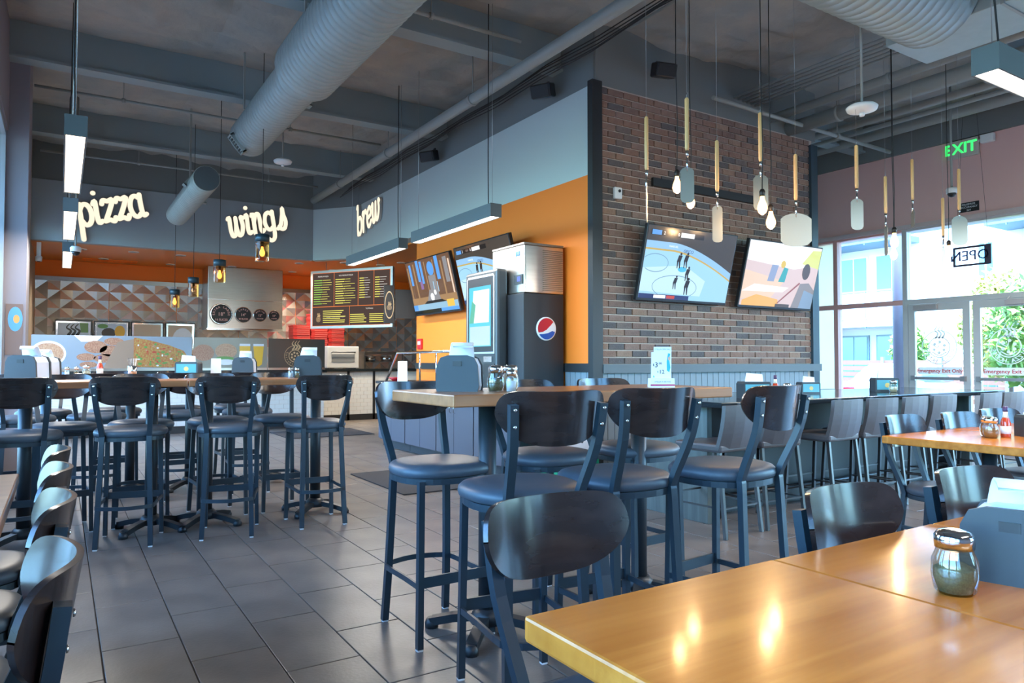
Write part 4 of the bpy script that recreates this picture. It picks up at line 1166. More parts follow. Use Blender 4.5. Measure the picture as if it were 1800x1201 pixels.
bl, br = ony(1118, 526, YB - .12), ony(1275, 539, YB - .12); br.z = bl.z = (bl.z + br.z) / 2
tv_from('television showing ice hockey, mounted on the brick wall', bl, br, R(14), 0, hockey, .80)
bl, br = ony(1296, 538, YB - .12), ony(1424, 549, YB - .12); br.z = bl.z = (bl.z + br.z) / 2
tv_from('television showing a blurred action scene, mounted on the brick wall', bl, br, R(14), 0, blur, .80)

# ================================================================ LIT WORDS
M_SIGN = emis('lit_letter_face', (1.0, .86, .66), .8)
M_SIGNR = mat('letter_return', (.55, .50, .44), .5)
def arc(cx, cz, r, a0, a1, n=8, rz=None):
    rz = rz or r
    return [(cx + r * math.cos(R(a0 + (a1 - a0) * k / n)), cz + rz * math.sin(R(a0 + (a1 - a0) * k / n))) for k in range(n + 1)]
GL = {  # strokes in units of x-height, with advance width
 'p': ([[(0, .95), (.06, 1.0), (.10, .9), (.0, -.55)], arc(.36, .5, .30, 150, -150, 12, .46)], .82),
 'i': ([[(.0, .9), (.12, 1.0), (.10, .3), (.16, .05), (.32, .1)], [(.12, 1.38), (.121, 1.381)]], .44),
 'z': ([[(.02, .85), (.12, 1.0), (.34, .93), (.60, .97), (.42, .6), (.05, .06)], [(.05, .06), (.30, .10), (.52, .0), (.62, .16)]], .74),
 'a': ([arc(.33, .5, .31, 50, 310, 12, .47), [(.62, 1.0), (.60, .4), (.66, .05), (.82, .08)]], .90),
 'w': ([[(0, .92), (.1, .98), (.10, .4), (.18, .04), (.38, .1), (.48, .5), (.50, .95)], [(.50, .95), (.50, .4), (.60, .04), (.80, .1), (.92, .5), (.86, .95), (.98, .88)]], 1.14),
 'n': ([[(0, .92), (.1, .98), (.10, .0)], [(.10, .55), (.25, .92), (.45, .98), (.52, .7), (.52, .2), (.60, .03), (.72, .1)]], .82),
 'g': ([arc(.32, .52, .30, 50, 310, 12, .45), [(.60, 1.0), (.60, .2), (.56, -.35), (.32, -.52), (.08, -.36)]], .86),
 's': ([[(.0, .05), (.22, .22), (.42, .75), (.48, 1.1), (.50, .75), (.60, .35), (.46, .02), (.22, .02), (.12, .16)]], .74),
 'b': ([[(.0, 1.5), (.10, 1.55), (.08, .4), (.12, .05)], arc(.36, .45, .28, 170, -150, 12, .44)], .80),
 'r': ([[(0, .92), (.1, .98), (.10, .0)], [(.10, .55), (.24, .9), (.42, .98), (.52, .84)]], .62),
 'e': ([[(.06, .48), (.50, .56), (.52, .82), (.34, 1.0), (.12, .82), (.04, .45), (.16, .08), (.36, .02), (.58, .22)]], .72),
}
def lit_word(word, label, loc, rotz, xh, tilt, wpx=None):
    t = thing('lit_word_sign', label, 'sign', loc, rot=(0, -tilt, rotz), group=None)
    x = 0; tot = sum(GL[c][1] for c in word) * xh
    sc = (wpx / tot) if wpx else 1.0
    for ch in word:
        st, adv = GL[ch]
        groups = [[q] for q in st] if ch == 'i' else [st]
        for gi, sts in enumerate(groups):
          face = MB().use(M_SIGN); ret = MB()
          for s in sts:
            pts = [(x * sc + px * xh * sc + .10 * pz * xh, pz * xh) for px, pz in s]
            w = xh * .24 if len(s) > 2 else xh * .26
            face.stroke(pts, w * .84, -.062, -.055); ret.stroke(pts, w, -.054, -.012)
          o = ret.build('letter' if gi == 0 else 'letter_dot', M_SIGNR, t); face.build('letter_face', M_SIGN, o)
        x += adv * xh
    return t
a_ = ony(139, 402, YS); b_ = ony(258, 380, YS)
lit_word('pizza', 'lit white lettering pizza on the slate soffit', (a_.x + .03, YS, a_.z + .02), 0, .36, R(17), 1.0)
a_ = ony(402, 420, YS); b_ = ony(510, 392, YS)
lit_word('wings', 'lit white lettering wings on the slate soffit', (a_.x + .02, YS, a_.z + .02), 0, .34, R(15), 1.05)
a_ = onx(632, 417, XA)
lit_word('brew', 'lit white lettering brew above the orange wall', (XA, a_.y - .05, a_.z), R(-90), .34, R(9), 1.12)

# ================================================================ SODA MACHINE, ICE MAKER, CABINETS
M_CAB = mat('lavender_grey_laminate', (.085, .09, .115), .45)
for i in range(4):
    y1 = 9.70 - i * .93; y0 = y1 - .92
    t = thing('base_cabinet', 'lavender-grey base cabinet along the orange wall, %s from the kitchen' % ordn[i], 'cabinet', (3.87, y1, 0), R(-90), 'base cabinets along the orange wall')
    MB().box(0, .92, .02, .70, .10, .885).box(.0, .92, .08, .70, 0, .10).build('carcass', mat('dark_carcass', (.03, .035, .04), .5), t)
    for k in range(2):
        d = MB().bbox(.006 + k * .457, .457 + k * .457, 0, .02, .115, .88, .003).build('door', M_CAB, t)
        MB().tube([(.40 + k * .10, -.004, .70), (.40 + k * .10, -.025, .69), (.40 + k * .10, -.025, .61), (.40 + k * .10, -.004, .60)], .005, 8).build('handle', M_CHROME, d)
t = tag(MB().bbox(3.83, XA - .001, 5.96, 9.72, .887, .925, .004).build('cabinet_counter_top', mat('dark_stone_top', (.03, .035, .04), .25)), 'dark stone worktop over the cabinets along the orange wall', 'counter')
# dispenser
t = thing('soda_dispenser', 'tall black soda dispenser with a touch screen and round red-white-blue emblem', 'soda dispenser', (3.90, 7.16, .925), R(-90))
BK = mat('charcoal_plastic', (.028, .036, .042), .38)
MB().bbox(.12, 1.0, .14, .655, 0, .99, .008).build('cabinet_body', mat('matte_black_panel', (.018, .022, .028), .5), t)
MB().bbox(0, .70, 0, .14, 0, 1.27, .03).build('kiosk_tower', BK, t)
MB().prism([(.05, .36), (.65, .36), (.65, 1.19), (.62, 1.22), (.08, 1.22), (.05, 1.19)], -.004, 0).build('silver_bezel', mat('silver_bezel', (.55, .58, .66), .3, metal=.5), t)
MB().prism(rect(.075, .625, .38, 1.195), -.010, -.004).build('screen_glass', M_BLACKP, t)
decal([(em('cyan', (.12, .60, .78), .9), rect(.11, .59, .44, 1.10)), (E_WHITE, [(.17, .70), (.55, .70), (.56, 1.06), (.21, 1.06)]), (em('mint', (.55, .80, .88), .8), rect(.13, .57, .45, .66)), (em('foliage', (.15, .55, .42), .8), [(.12, .70), (.22, .70), (.26, .90), (.18, .95)])], 'touch_screen', t, -.0105)
MB().prism([(.03, .0), (.42, .0), (.42, .12), (.36, .24), (.22, .32), (.03, .36)], -.03, 0).build('splash_panel', mat('sage_metal', (.30, .38, .36), .3, metal=.6), t)
MB().box(.45, .62, -.02, 0, .27, .33).build('nozzle_block', M_CHROME, t)
MB().box(.44, .66, -.012, 0, .0, .25).build('cup_bay', M_BLACKP, t)
# emblem on the side panel that faces the dining room (local +x side)
e = link('emblem', MB().lathe([(.125, 0), (.125, .012), (.115, .016)], 36).mesh('emblem', M_STICK), t, (1.0, .42, .62), (R(90), 0, R(90)))
PR, PW, PB = mat('emblem_red', (.62, .02, .035), .25), M_STICK, mat('emblem_blue', (.01, .09, .42), .25)
def wave(r0, up):
    pts = []
    for k in range(25):
        a = (R(8) + (math.pi - R(-14)) * k / 24) if up else (R(194) + R(152) * k / 24)
        pts.append((.114 * math.cos(a), .114 * math.sin(a)))
    return pts
em_ = MB()
red = [(.112 * math.cos(R(a)), .112 * math.sin(R(a))) for a in range(40, 206, 6)] + [(-.05, -.035), (.0, -.01), (.05, .035)]
blue = [(.112 * math.cos(R(a)), .112 * math.sin(R(a))) for a in range(212, 346, 6)] + [(.07, -.022), (.02, -.045), (-.04, -.055)]
em_.use(PR).flat(red, -.0005); em_.use(PB).flat(blue, -.0005)
em_.build('emblem_print', None, t, (1.0165, .42, .62), (0, 0, R(90)))
# ice maker
t = thing('ice_maker', 'stainless ice maker on top of the soda dispenser', 'ice maker', (4.05, 6.80, 1.918), R(-90))
MB().bbox(0, .64, 0, .50, 0, .50, .008).build('cabinet', M_STEEL, t)
MB().bbox(-.004, .644, -.006, .504, .50, .525, .004).build('lid', mat('taupe_lid', (.22, .20, .18), .4, metal=.4), t)
MB().box(.46, .62, -.012, 0, .09, .19).build('control_panel', BK, t)
decal([(em('lcd_blue', (.10, .12, .85), 1.2), rect(.52, .58, .12, .17))], 'lcd', t, -.0125)
MB().prism([(.48, .39), (.56, .39), (.56, .44), (.48, .44)], -.004, 0).build('badge', PB, t)
for k in range(22): MB().box(.640, .652, .23, .49, .03 + k * .02, .038 + k * .02).build('louvre', mat('grey_louvre', (.20, .19, .17), .5), t)
MB().box(.640, .644, .02, .22, .02, .48).build('side_panel', M_STEEL, t)
# tubular steel tray rail past the dispenser
t = thing('steel_handrail', 'tubular steel handrail standing on the worktop by the orange wall', 'railing', (4.1, 7.4, .925))
m_ = MB().tube([(0, .05, .0), (0, .05, .40), (0, 2.15, .40), (-.12, 2.28, .0)], .018, 10); m_.build('top_rail', M_CHROME, t)
for y in (.45, .9, 1.4): MB().tube([(0, y, 0), (0, y, .40)], .014, 8).build('rail_post', M_CHROME, t)
t = thing('fire_alarm', 'small red alarm box low on the orange wall', 'fire alarm', tuple(onx(740, 605, XA)), R(-90))
MB().bbox(-.07, .07, -.035, 0, -.08, .08, .006).build('alarm_box', mat('alarm_red', (.50, .015, .02), .4), t); decal([(M_STICK, rect(-.045, .045, -.01, .04))], 'alarm_label', t, -.0355)
# green promotional bin beside the dispenser
t = thing('green_display_bin', 'green display bin with a round white emblem on the floor behind the stools', 'bin', (4.17, 5.55, 0))
MB().bbox(-.26, .24, -.16, .14, 0, .70, .012).build('bin_body', mat('promo_green', (.01, .28, .13), .4), t)
MB().bbox(-.27, .25, -.17, .15, .70, .73, .006).build('bin_lid', mat('promo_green_rim', (.02, .36, .18), .4), t)
mb = MB().use(M_STICK).flat(disc(0, .40, .15), -.1605); mb.use(MATS['promo_green'])
for a in range(0, 360, 12): mb.flat(disc(.128 * math.cos(R(a)), .40 + .128 * math.sin(R(a)), .0095, 8), -.161)
mb.use(M_BLACKP)
for x, z in ((-.02, .46), (.03, .44), (-.04, .36), (.045, .35), (.0, .33)): mb.flat(disc(x, z, .016, 8), -.161)
mb.build('round_emblem', None, t)

# ================================================================ KITCHEN
M_SUB = mat('white_subway_tile', (.66, .68, .66), .25)
t = thing('service_counter', 'kitchen service counter with white tile front and black top', 'counter', (1.85, 13.3, 0))
MB().box(-2.25, 2.28, -.25, .30, .0, 1.0).build('counter_body', M_MORTAR, t)
MB().bbox(-2.26, 2.32, -.32, .34, 1.0, 1.05, .004).build('counter_top', mat('black_counter_edge', (.012, .016, .018), .25), t)
MB().box(-2.25, 2.28, -.262, -.25, 0, .12).build('kick_base', M_BLACKTRIM, t)
mb = MB()
for r_ in range(11):
    x = -2.25 + (.0 if r_ % 2 else -.076)
    while x < 2.27:
        xa, xb = max(x, -2.25), min(x + .149, 2.28)
        if xb - xa > .02: mb.box(xa, xb, -.258, -.25, .125 + r_ * .078, .125 + r_ * .078 + .074)
        x += .152
so = mb.build('subway_tiles', M_SUB, t); so['kind'] = 'stuff'
# printed glass guards
P_BLUE = mat('print_blue_grey', (.22, .28, .34), .25); P_TAN = mat('print_tan', (.50, .34, .22), .3, noise=(45, (.30, .15, .09), 1.0)); P_MEAT = mat('print_meat', (.42, .26, .17), .3, noise=(60, (.22, .09, .06), 1.0)); P_PIZZA = mat('print_pizza', (.34, .30, .08), .3, noise=(38, (.36, .06, .03), 1.0)); P_GREEN = mat('print_green', (.10, .26, .06), .3); P_RED = mat('print_redpep', (.40, .05, .03), .3); P_WHITE = mat('print_white', (.62, .66, .70), .25); P_JUICE = mat('print_juice', (.70, .42, .04), .25); P_BROWN = mat('print_dark', (.07, .065, .055), .2); P_GOLD = mat('print_gold', (.55, .40, .22), .3)
def guard(label, x0, x1, base, lay, logo=False):
    t = thing('printed_guard', label, 'sneeze guard', (x0, 13.02, 1.05))
    W = x1 - x0
    MB().box(0.003, W - .003, 0, .012, .04, .56).build('guard_panel', base, t)
    MB().box(0, W, -.01, .02, 0, .04).build('guard_channel', M_STEEL, t)
    if lay: decal(lay, 'food_print', t, -.0006, .0005)
    return t
W1 = 2.25; random.seed(11)
lay = [(P_WHITE, disc(.22, .27, .235, 30, .20)), (P_TAN, disc(.22, .27, .205, 30, .165)), (P_WHITE, [(.55, .56), (.95, .56), (.85, .46), (.65, .46)])]
for cx, cz, rx, rz in ((.85, .38, .16, .10), (1.05, .32, .15, .09), (.72, .22, .13, .06), (.98, .20, .16, .07), (1.10, .47, .14, .06), (.75, .10, .12, .05)): lay.append((P_MEAT, disc(cx, cz, rx, 14, rz)))
lay += [(mat('print_brown_card', (.26, .19, .14), .4), [(.95, .04), (1.38, .04), (1.40, .52), (1.15, .46), (1.05, .25)])]
lay.append((P_PIZZA, [(1.38, .06), (1.95, .05), (2.12, .12), (2.19, .22), (2.12, .33), (1.9, .42), (1.6, .50), (1.38, .54)]))
for k in range(46):
    x = random.uniform(1.42, 2.12); z = random.uniform(.08, .46 - max(0, x - 1.6) * .25)
    lay.append((random.choice((P_GREEN, P_RED, P_TAN, P_GREEN, P_WHITE)), disc(x, z, random.uniform(.012, .034), 8, random.uniform(.01, .022))))
guard('glass guard printed with a pizza, a bowl and wings at the service counter', -.38, 1.87, P_BLUE, lay)
lay = [(P_MEAT, disc(.16, .30, .17, 18, .14)), (P_TAN, disc(.52, .33, .18, 18, .13)), (P_GREEN, disc(.50, .20, .15, 14, .04)), (P_WHITE, disc(.52, .14, .17, 14, .05)), (P_JUICE, rect(.74, .92, .06, .42)), (P_JUICE, [(.97, .42), (1.15, .42), (1.12, .10), (1.06, .06), (1.0, .10)]), (P_WHITE, rect(.74, .92, .42, .46)), (P_WHITE, rect(.97, 1.15, .42, .46))]
guard('glass guard printed with a burger and two glasses of juice', 1.89, 3.10, mat('print_warm_grey', (.24, .23, .19), .25), lay)
t = guard('dark glass guard carrying the round pizza crest', 3.12, 4.14, P_BROWN, None)
def crest(parent, cx, cz, r, mcol, y=-.001, words=True):
    mb = MB().use(mcol)
    for q in range(36):
        a0, a1 = 2 * math.pi * q / 36, 2 * math.pi * (q + 1) / 36
        for ra, rb in ((.60, .54),) + (((1.0, .965),) if words else ()):
            mb.flat([(cx + r * ra * math.cos(a0), cz + r * ra * math.sin(a0)), (cx + r * rb * math.cos(a0), cz + r * rb * math.sin(a0)), (cx + r * rb * math.cos(a1), cz + r * rb * math.sin(a1)), (cx + r * ra * math.cos(a1), cz + r * ra * math.sin(a1))], y)
    for q in range(7): mb.flat(disc(cx + r * .32 * math.cos(R(51 * q)), cz + r * .32 * math.sin(R(51 * q)), r * .10, 9), y)
    mb.flat(disc(cx, cz, r * .09, 9), y)
    for sx in (-.22, .05, .30): mb.stroke([(cx + sx * r, cz + r * .62), (cx + (sx + .16) * r, cz + r * .9), (cx + (sx - .06) * r, cz + r * 1.15), (cx + (sx + .12) * r, cz + r * 1.45)], (r * .17, r * .04), y - .0003, y)
    mb.build('crest', None, parent)
    if words:
        arc_text('Curry', r * .79, r * .27, mcol, parent, cx, cz, 190, 16, y - .0002, top=False)
        arc_text('PIZZA', r * .79, r * .25, mcol, parent, cx, cz, 270, 17, y - .0002, top=False)
        arc_text('House', r * .79, r * .27, mcol, parent, cx, cz, 350, 16, y - .0002, top=False)
crest(t, .47, .25, .19, P_GOLD)
# exhaust hood with four size discs
t = thing('exhaust_hood', 'brushed steel exhaust hood in the kitchen', 'hood', (2.46, 15.2, 1.84))
MB().bbox(0, 1.46, 0, .66, 0, 1.265, .006).build('hood_body', M_STEEL, t)
MB().box(-.01, 1.47, -.012, 0, 0, .03).box(-.005, 1.465, -.006, 0, .60, .61).build('hood_trim', M_CHROME, t)
for (x, r, a, b, c_, lab) in ((.25, .215, 'EXTRA LARGE', '18"', '16 SLICES', 'extra large'), (.67, .165, 'LARGE', '14"', '10 SLICES', 'large'), (1.0, .135, 'MEDIUM', '12"', '8 SLICES', 'medium'), (1.28, .115, 'SMALL', '10"', '6 SLICES', 'small')):
    d = thing('size_disc', 'round black sign with the %s pizza size on the steel hood' % lab, 'sign', (2.46 + x, 15.195, 1.84 + .31), group='pizza size signs on the hood')
    MB().lathe([(r, 0), (r, .03), (r * .93, .034)], 36, mtx=Matrix.Rotation(R(90), 4, 'X')).build('steel_rim', M_CHROME, d)
    MB().prism(disc(0, 0, r * .91, 36), -.037, -.034).build('black_face', M_BLACKP, d)
    TX = mat('disc_text', (.70, .40, .36), .5)
    arc_text(a, r * .66, r * .27, TX, d, 0, 0, 90, 19 if len(a) > 6 else 22, -.0375, bold=.001)
    text(b, r * .46, TX, d, 0, -.02 * r, -.0375, bold=.001); text(c_, r * .27, TX, d, 0, -r * .52, -.0375, bold=.001)
# picture panels under the quilted steel
for i, (x0, x1) in enumerate(((-.10, .50), (.53, 1.13), (1.16, 1.74), (1.77, 2.32))):
    t = thing('framed_screen', ['silver framed picture with a steam swirl under the quilted steel', 'silver framed picture of bowls under the quilted steel', 'silver framed beige picture under the quilted steel', 'silver framed picture of a pale plate under the quilted steel'][i], 'picture', (x0, 15.80, 1.30), group='framed pictures behind the service counter')
    w = x1 - x0
    MB().box(0, w, 0, .05, 0, .68).build('frame', M_BLACKP, t); MB().box(.02, w - .02, -.006, 0, .02, .66).build('bezel', M_CHROME, t)
    base = (P_BLUE, P_WHITE, P_TAN, P_WHITE)[i]
    lay = [(mat('print_sky', (.45, .58, .72), .3) if i < 2 else mat('print_beige', (.52, .42, .30), .4), rect(.05, w - .05, .05, .63))]
    if i == 0: lay += [(P_GREEN, [(.42, .45), (.54, .45), (.54, .63), (.40, .63)]), (P_RED, disc(.45, .3, .06, 10))]
    if i == 1: lay += [(P_GREEN, disc(.15, .58, .09, 14, .045)), (P_BROWN, disc(.25, .45, .12, 14, .1)), (P_JUICE, disc(.44, .48, .09, 12, .12))]
    if i == 3: lay += [(P_WHITE, disc(.32, .3, .2, 20, .28))]
    decal(lay, 'picture_print', t, -.0065)
    if i == 0:
        mb = MB().use(M_BLACKP)
        for sx in (-.05, .02, .09): mb.stroke([(.27 + sx, .40), (.31 + sx, .48), (.24 + sx, .54), (.29 + sx, .61)], (.05, .012), -.0085, -.008)
        mb.build('steam_swirl', None, t)
# shelf with stacks of red pizza boxes
t = thing('back_shelf', 'dark kitchen shelf unit carrying the red pizza boxes', 'shelf', (4.10, 15.35, 0))
MB().box(-.05, 1.10, -.25, .25, 1.46, 1.50).build('shelf_board', M_STEEL, t)
for x in (-.04, 1.07): MB().box(x, x + .03, -.24, .24, 0, 1.46).build('shelf_leg', M_STEEL, t)
BOXM = mat('red_pizza_box', (.58, .025, .02), .5); BOXE = mat('pale_box_edge', (.62, .20, .16), .6)
bxm = MB().bbox(-.18, .18, -.18, .18, 0, .042, .003).mesh('pizza_box', BOXM)
edge = MB().box(-.10, .17, -.1815, -.1795, .016, .026).mesh('box_edge', BOXE)
for si, (x, n, lb) in enumerate(((.22, 11, 'shortest stack beside the steel hood'), (.60, 17, 'tallest stack next to the menu board'), (.97, 12, 'stack half behind the menu board'))):
    for k in range(n):
        b = tag(link('pizza_box', bxm, None, (4.10 + x + random.uniform(-.01, .01), 15.35 + random.uniform(-.01, .01), 1.50 + k * .043)), 'red pizza box in the %s' % lb, 'pizza box', 'stacked red pizza boxes')
        link('box_edge', edge, b)
# counter with the oven on the right of the kitchen
t = thing('oven_counter', 'black framed kitchen counter with tile front carrying the oven', 'counter', (5.5, 14.4, 0))
MB().box(-1.1, 1.3, -.28, .40, .0, 1.0).build('counter_body', M_MORTAR, t)
MB().bbox(-1.14, 1.34, -.34, .42, 1.0, 1.05, .004).build('counter_top', MATS['black_counter_edge'], t)
mb = MB()
for r_ in range(11):
    x = -1.1 + (.0 if r_ % 2 else -.076)
    while x < 1.3:
        xa, xb = max(x, -1.1), min(x + .149, 1.3)
        if xb - xa > .02: mb.box(xa, xb, -.288, -.28, .125 + r_ * .078, .125 + r_ * .078 + .074)
        x += .152
so = mb.build('subway_tiles', M_SUB, t); so['kind'] = 'stuff'
for x in (-1.12, -.55, .0, .6): MB().box(x, x + .05, -.30, -.288, 0, 1.0).build('black_post', M_BLACKTRIM, t)
MB().box(-1.12, 1.3, -.30, -.288, 0, .12).build('kick_base', M_BLACKTRIM, t)
t = thing('pizza_oven', 'white countertop oven with a black bar handle', 'oven', (4.85, 14.35, 1.05))
MB().bbox(-.33, .33, -.28, .30, .02, .46, .01).build('oven_body', mat('oven_enamel', (.62, .63, .60), .35, metal=.3), t)
MB().box(-.24, .24, -.29, -.28, .14, .30).build('oven_window', mat('oven_glass', (.18, .19, .19), .15), t)
MB().tube([(-.24, -.285, .33), (-.24, -.34, .34), (.24, -.34, .34), (.24, -.285, .33)], .010, 8).build('handle', M_BLACKP, t)
for sx in (-.28, .24): MB().box(sx, sx + .04, -.26, .26, 0, .02).build('oven_foot', M_BLACKP, t)
t = thing('steel_equipment', 'stainless prep unit with shelves beside the oven', 'prep unit', (5.75, 14.4, 1.05))
MB().bbox(-.42, .45, -.25, .30, .30, .36, .004).box(-.42, -.39, -.25, .30, 0, .30).box(.42, .45, -.25, .30, 0, .30).box(-.39, .42, -.2, .3, .13, .15).build('frame', M_STEEL, t)
for x in (-.2, .15): MB().lathe([(.10, .15), (.12, .26)], 16, (x, 0, 0)).build('pan', M_CHROME, t)
tag(MB().tube([(5.35, 15.82, 0), (5.35, 15.82, 1.62), (5.25, 15.82, 1.66), (5.25, 15.82, 2.7)], .012, 8).build('gas_pipe', M_BLACKP), 'thin black pipe running up the quilted steel behind the oven', 'pipe')

# menu board on a diagonal below the soffit corner
pl, pr = Vector((4.08, 13.75, 0)), Vector((5.11, 12.15, 0)); dv = pr - pl; mw = dv.length
t = thing('menu_board', 'large lit menu board with dark panels and orange lines', 'menu board', ((pl.x + pr.x) / 2, (pl.y + pr.y) / 2, 1.83), math.atan2(dv.y, dv.x))
MH = 1.12
MB().bbox(-mw / 2, mw / 2, 0, .06, 0, MH, .006).build('frame', mat('pale_steel_frame', (.60, .59, .55), .4, metal=.4), t)
for s in (-.6, .6): MB().tube([(s, .03, MH), (s, .03, 3.11 - 1.83)], .006, 6).build('hanger_wire', M_WIRE, t)
E_MENU = emis('menu_brown', (.11, .075, .065), .55); E_MG = emis('menu_green', (.30, .55, .10), .9); E_MY = emis('menu_yellow', (.72, .66, .14), .9); E_MW = emis('menu_cream', (.70, .66, .60), .8); E_ML = emis('menu_orange_line', (.85, .22, .06), .9)
w = mw / 2 - .05; H0, H1 = .05, MH - .05; hz = H0 + (H1 - H0) * .36
lay = [(E_MENU, rect(-w, w, H0, H1))]
cols = [-w, -w + .52, -w + 1.08, -w + 1.44, w]
ln = lambda x0, x1, z0, z1: lay.append((E_ML, rect(x0, x1, z0, z1)))
ln(-w, w, hz - .005, hz + .005); ln(-w, w, H0, H0 + .008); ln(-w, w, H1 - .008, H1); ln(-w, -w + .008, H0, H1); ln(w - .008, w, H0, H1)
for c_ in cols[1:-1]: ln(c_ - .004, c_ + .004, hz, H1)
ln(-w + .88, -w + .888, H0, hz)
random.seed(5)
for ci in range(4):
    x0, x1 = cols[ci] + .04, cols[ci + 1] - .05
    for r_ in range(11 if ci < 2 else 9):
        z = H1 - .15 - r_ * .045
        f = random.uniform(.35, .5); g = random.uniform(.7, 1.0)
        lay.append((E_MG if ci == 0 else E_MY, rect(x0, x0 + (x1 - x0) * f, z, z + .016)))
        lay.append((E_MW if ci > 1 else E_MY, rect(x0 + (x1 - x0) * (f + .02), x0 + (x1 - x0) * g, z + .004, z + .012)))
for (x0, x1, z0, z1) in ((-w + .28, -w + .82, H0 + .06, H0 + .28), (-w + .92, -w + 1.30, H0 + .05, H0 + .22), (-w + 1.36, w - .06, H0 + .05, H0 + .22)):
    z = z0
    while z < z1: lay.append((E_MY, rect(x0, x0 + (x1 - x0) * random.uniform(.75, 1), z, z + .014))); z += .036
decal(lay, 'menu_panel', t, -.001, .0005)
for s_, x, z in (('PREMIUM PIZZA', -w + .26, H1 - .07), ('VEG PREMIUM PIZZA', -w + .80, H1 - .07), ('TOPPINGS', -w + 1.34, hz - .06), ('BUILD YOUR OWN PIZZA', -w + .56, H0 + .17)):
    text(s_, .036, E_MW, t, x, z, -.0055)
crest(t, -w + .15, H0 + .13, .085, emis('menu_crest', (.75, .50, .25), .8), -.0045, False)
# blade sign on its bracket panel at the end of the orange wall
t = thing('blade_sign', 'black projecting sign with the oval pizza crest beside the menu board', 'sign', (4.13, 10.15, 1.80), R(-14))
MB().bbox(0, .16, 0, .03, -.02, .56, .004).build('sign_board', M_BLACKP, t)
MB().box(.17, .47, .015, .03, .06, .50).build('bracket_panel', mat('dark_bracket', (.018, .022, .024), .5), t)
crest(t, .08, .22, .062, P_GOLD, -.001, False)
mb = MB().use(P_GOLD)
for q in range(28):
    a0, a1 = 2 * math.pi * q / 28, 2 * math.pi * (q + 1) / 28
    mb.flat([(.08 + .07 * math.cos(a0), .26 + .21 * math.sin(a0)), (.08 + .062 * math.cos(a0), .26 + .19 * math.sin(a0)), (.08 + .062 * math.cos(a1), .26 + .19 * math.sin(a1)), (.08 + .07 * math.cos(a1), .26 + .21 * math.sin(a1))], -.001)
mb.build('oval_ring', None, t)

# ================================================================ RIGHT WALL SIGNS
p = onx(1695, 262, XW)
t = thing('exit_sign', 'green lit EXIT sign with an emergency lamp at the top of the rose wall', 'exit sign', (XW, p.y, p.z), R(-90))
MB().bbox(-.20, .20, -.06, 0, -.12, .12, .01).build('sign_box', mat('beige_plastic', (.55, .50, .44), .5), t)
text('EXIT', .20, emis('exit_green', (.03, 1.0, .12), 1.6), t, -.02, 0, -.0615, bold=.004)
MB().bbox(.24, .40, -.10, -.02, .0, .11, .01).build('emergency_lamp', M_WHITEP, t); MB().beam((.19, -.04, .05), (.26, -.05, .05), .03, .03).build('lamp_arm', M_WHITEP, t)
p = onx(1703, 364, XW)
t = thing('occupancy_plaque', 'small black occupancy plaque over the door glass', 'sign', (XW, p.y, p.z), R(-90))
MB().box(-.13, .13, -.008, 0, -.065, .065).build('plaque', M_BLACKP, t)
text('MAXIMUM', .036, M_WHITE, t, 0, .036, -.009); text('OCCUPANCY', .036, M_WHITE, t, 0, -.002, -.009); text('264', .036, M_WHITE, t, 0, -.042, -.009)
p0, p1 = onx(1676, 452, 10.1), onx(1743, 447, 10.1)
t = thing('open_sign', 'black framed OPEN sign hung in the glass, seen from behind', 'sign', (10.1, (p0.y + p1.y) / 2, (p0.z + p1.z) / 2), R(-90))
ow = abs(p0.y - p1.y)
MB().box(-ow / 2, ow / 2, -.012, .012, -.13, -.105).box(-ow / 2, ow / 2, -.012, .012, .105, .13).box(-ow / 2, -ow / 2 + .025, -.012, .012, -.105, .105).box(ow / 2 - .08, ow / 2, -.012, .012, -.105, .105).build('sign_frame', mat('purple_black', (.03, .02, .045), .4), t)
text('OPEN', .185, mat('neon_tube_off', (.05, .05, .16), .3), t, -.03, 0, -.004, extrude=.008, bold=.0, mirror=True)
for s in (-.2, .2): MB().tube([(s, 0, .13), (s * .3, 0, CZ - t.location.z + .1)], .002, 5).build('hanging_wire', M_CABLE, t)

# ================================================================ TABLE ITEMS
M_DISP = mat('slate_plastic', (.035, .045, .052), .45); M_CLEAR = mat('clear_side_napkins', (.62, .68, .78), .3)
def dispenser(label, p, rz, s=1.0):
    t = thing('napkin_dispenser', label, 'napkin dispenser', p, rz, 'napkin dispensers')
    prof = [(-.085 * s, 0), (.085 * s, 0), (.09 * s, .02 * s), (.085 * s, .11 * s), (.07 * s, .14 * s), (.04 * s, .15 * s), (-.04 * s, .15 * s), (-.07 * s, .14 * s), (-.085 * s, .11 * s), (-.09 * s, .02 * s)]
    MB().prism(prof, -.075 * s, -.062 * s).build('front_plate', M_DISP, t); MB().prism(prof, .062 * s, .075 * s).build('back_plate', M_DISP, t)
    MB().prism([(x * .92, z * .96 + .002) for x, z in prof], -.062 * s, .062 * s).build('napkin_block', M_CLEAR, t)
    MB().box(-.018 * s, .018 * s, -.078 * s, -.075 * s, .105 * s, .125 * s).build('lock_tab', M_BLACKP, t)
    m = MB(); m.sm = True; vs = []; fs = []
    for k in range(9):
        f = k / 8; y = (.035 - .085 * f) * s; z = (.142 + .062 * math.sin(f * 2.3)) * s
        for x in (-.055, .055): vs.append((x * s * (1 - .25 * f) + .02 * s * f, y, z)); vs.append((x * s * (1 - .25 * f) + .02 * s * f, y, z - .006))
    for k in range(8):
        a = k * 4; fs += [(a, a + 2, a + 6, a + 4), (a + 1, a + 5, a + 7, a + 3), (a, a + 4, a + 5, a + 1), (a + 2, a + 3, a + 7, a + 6)]
    m.add(vs, fs).build('napkin', M_NAPKIN, t)
    return t
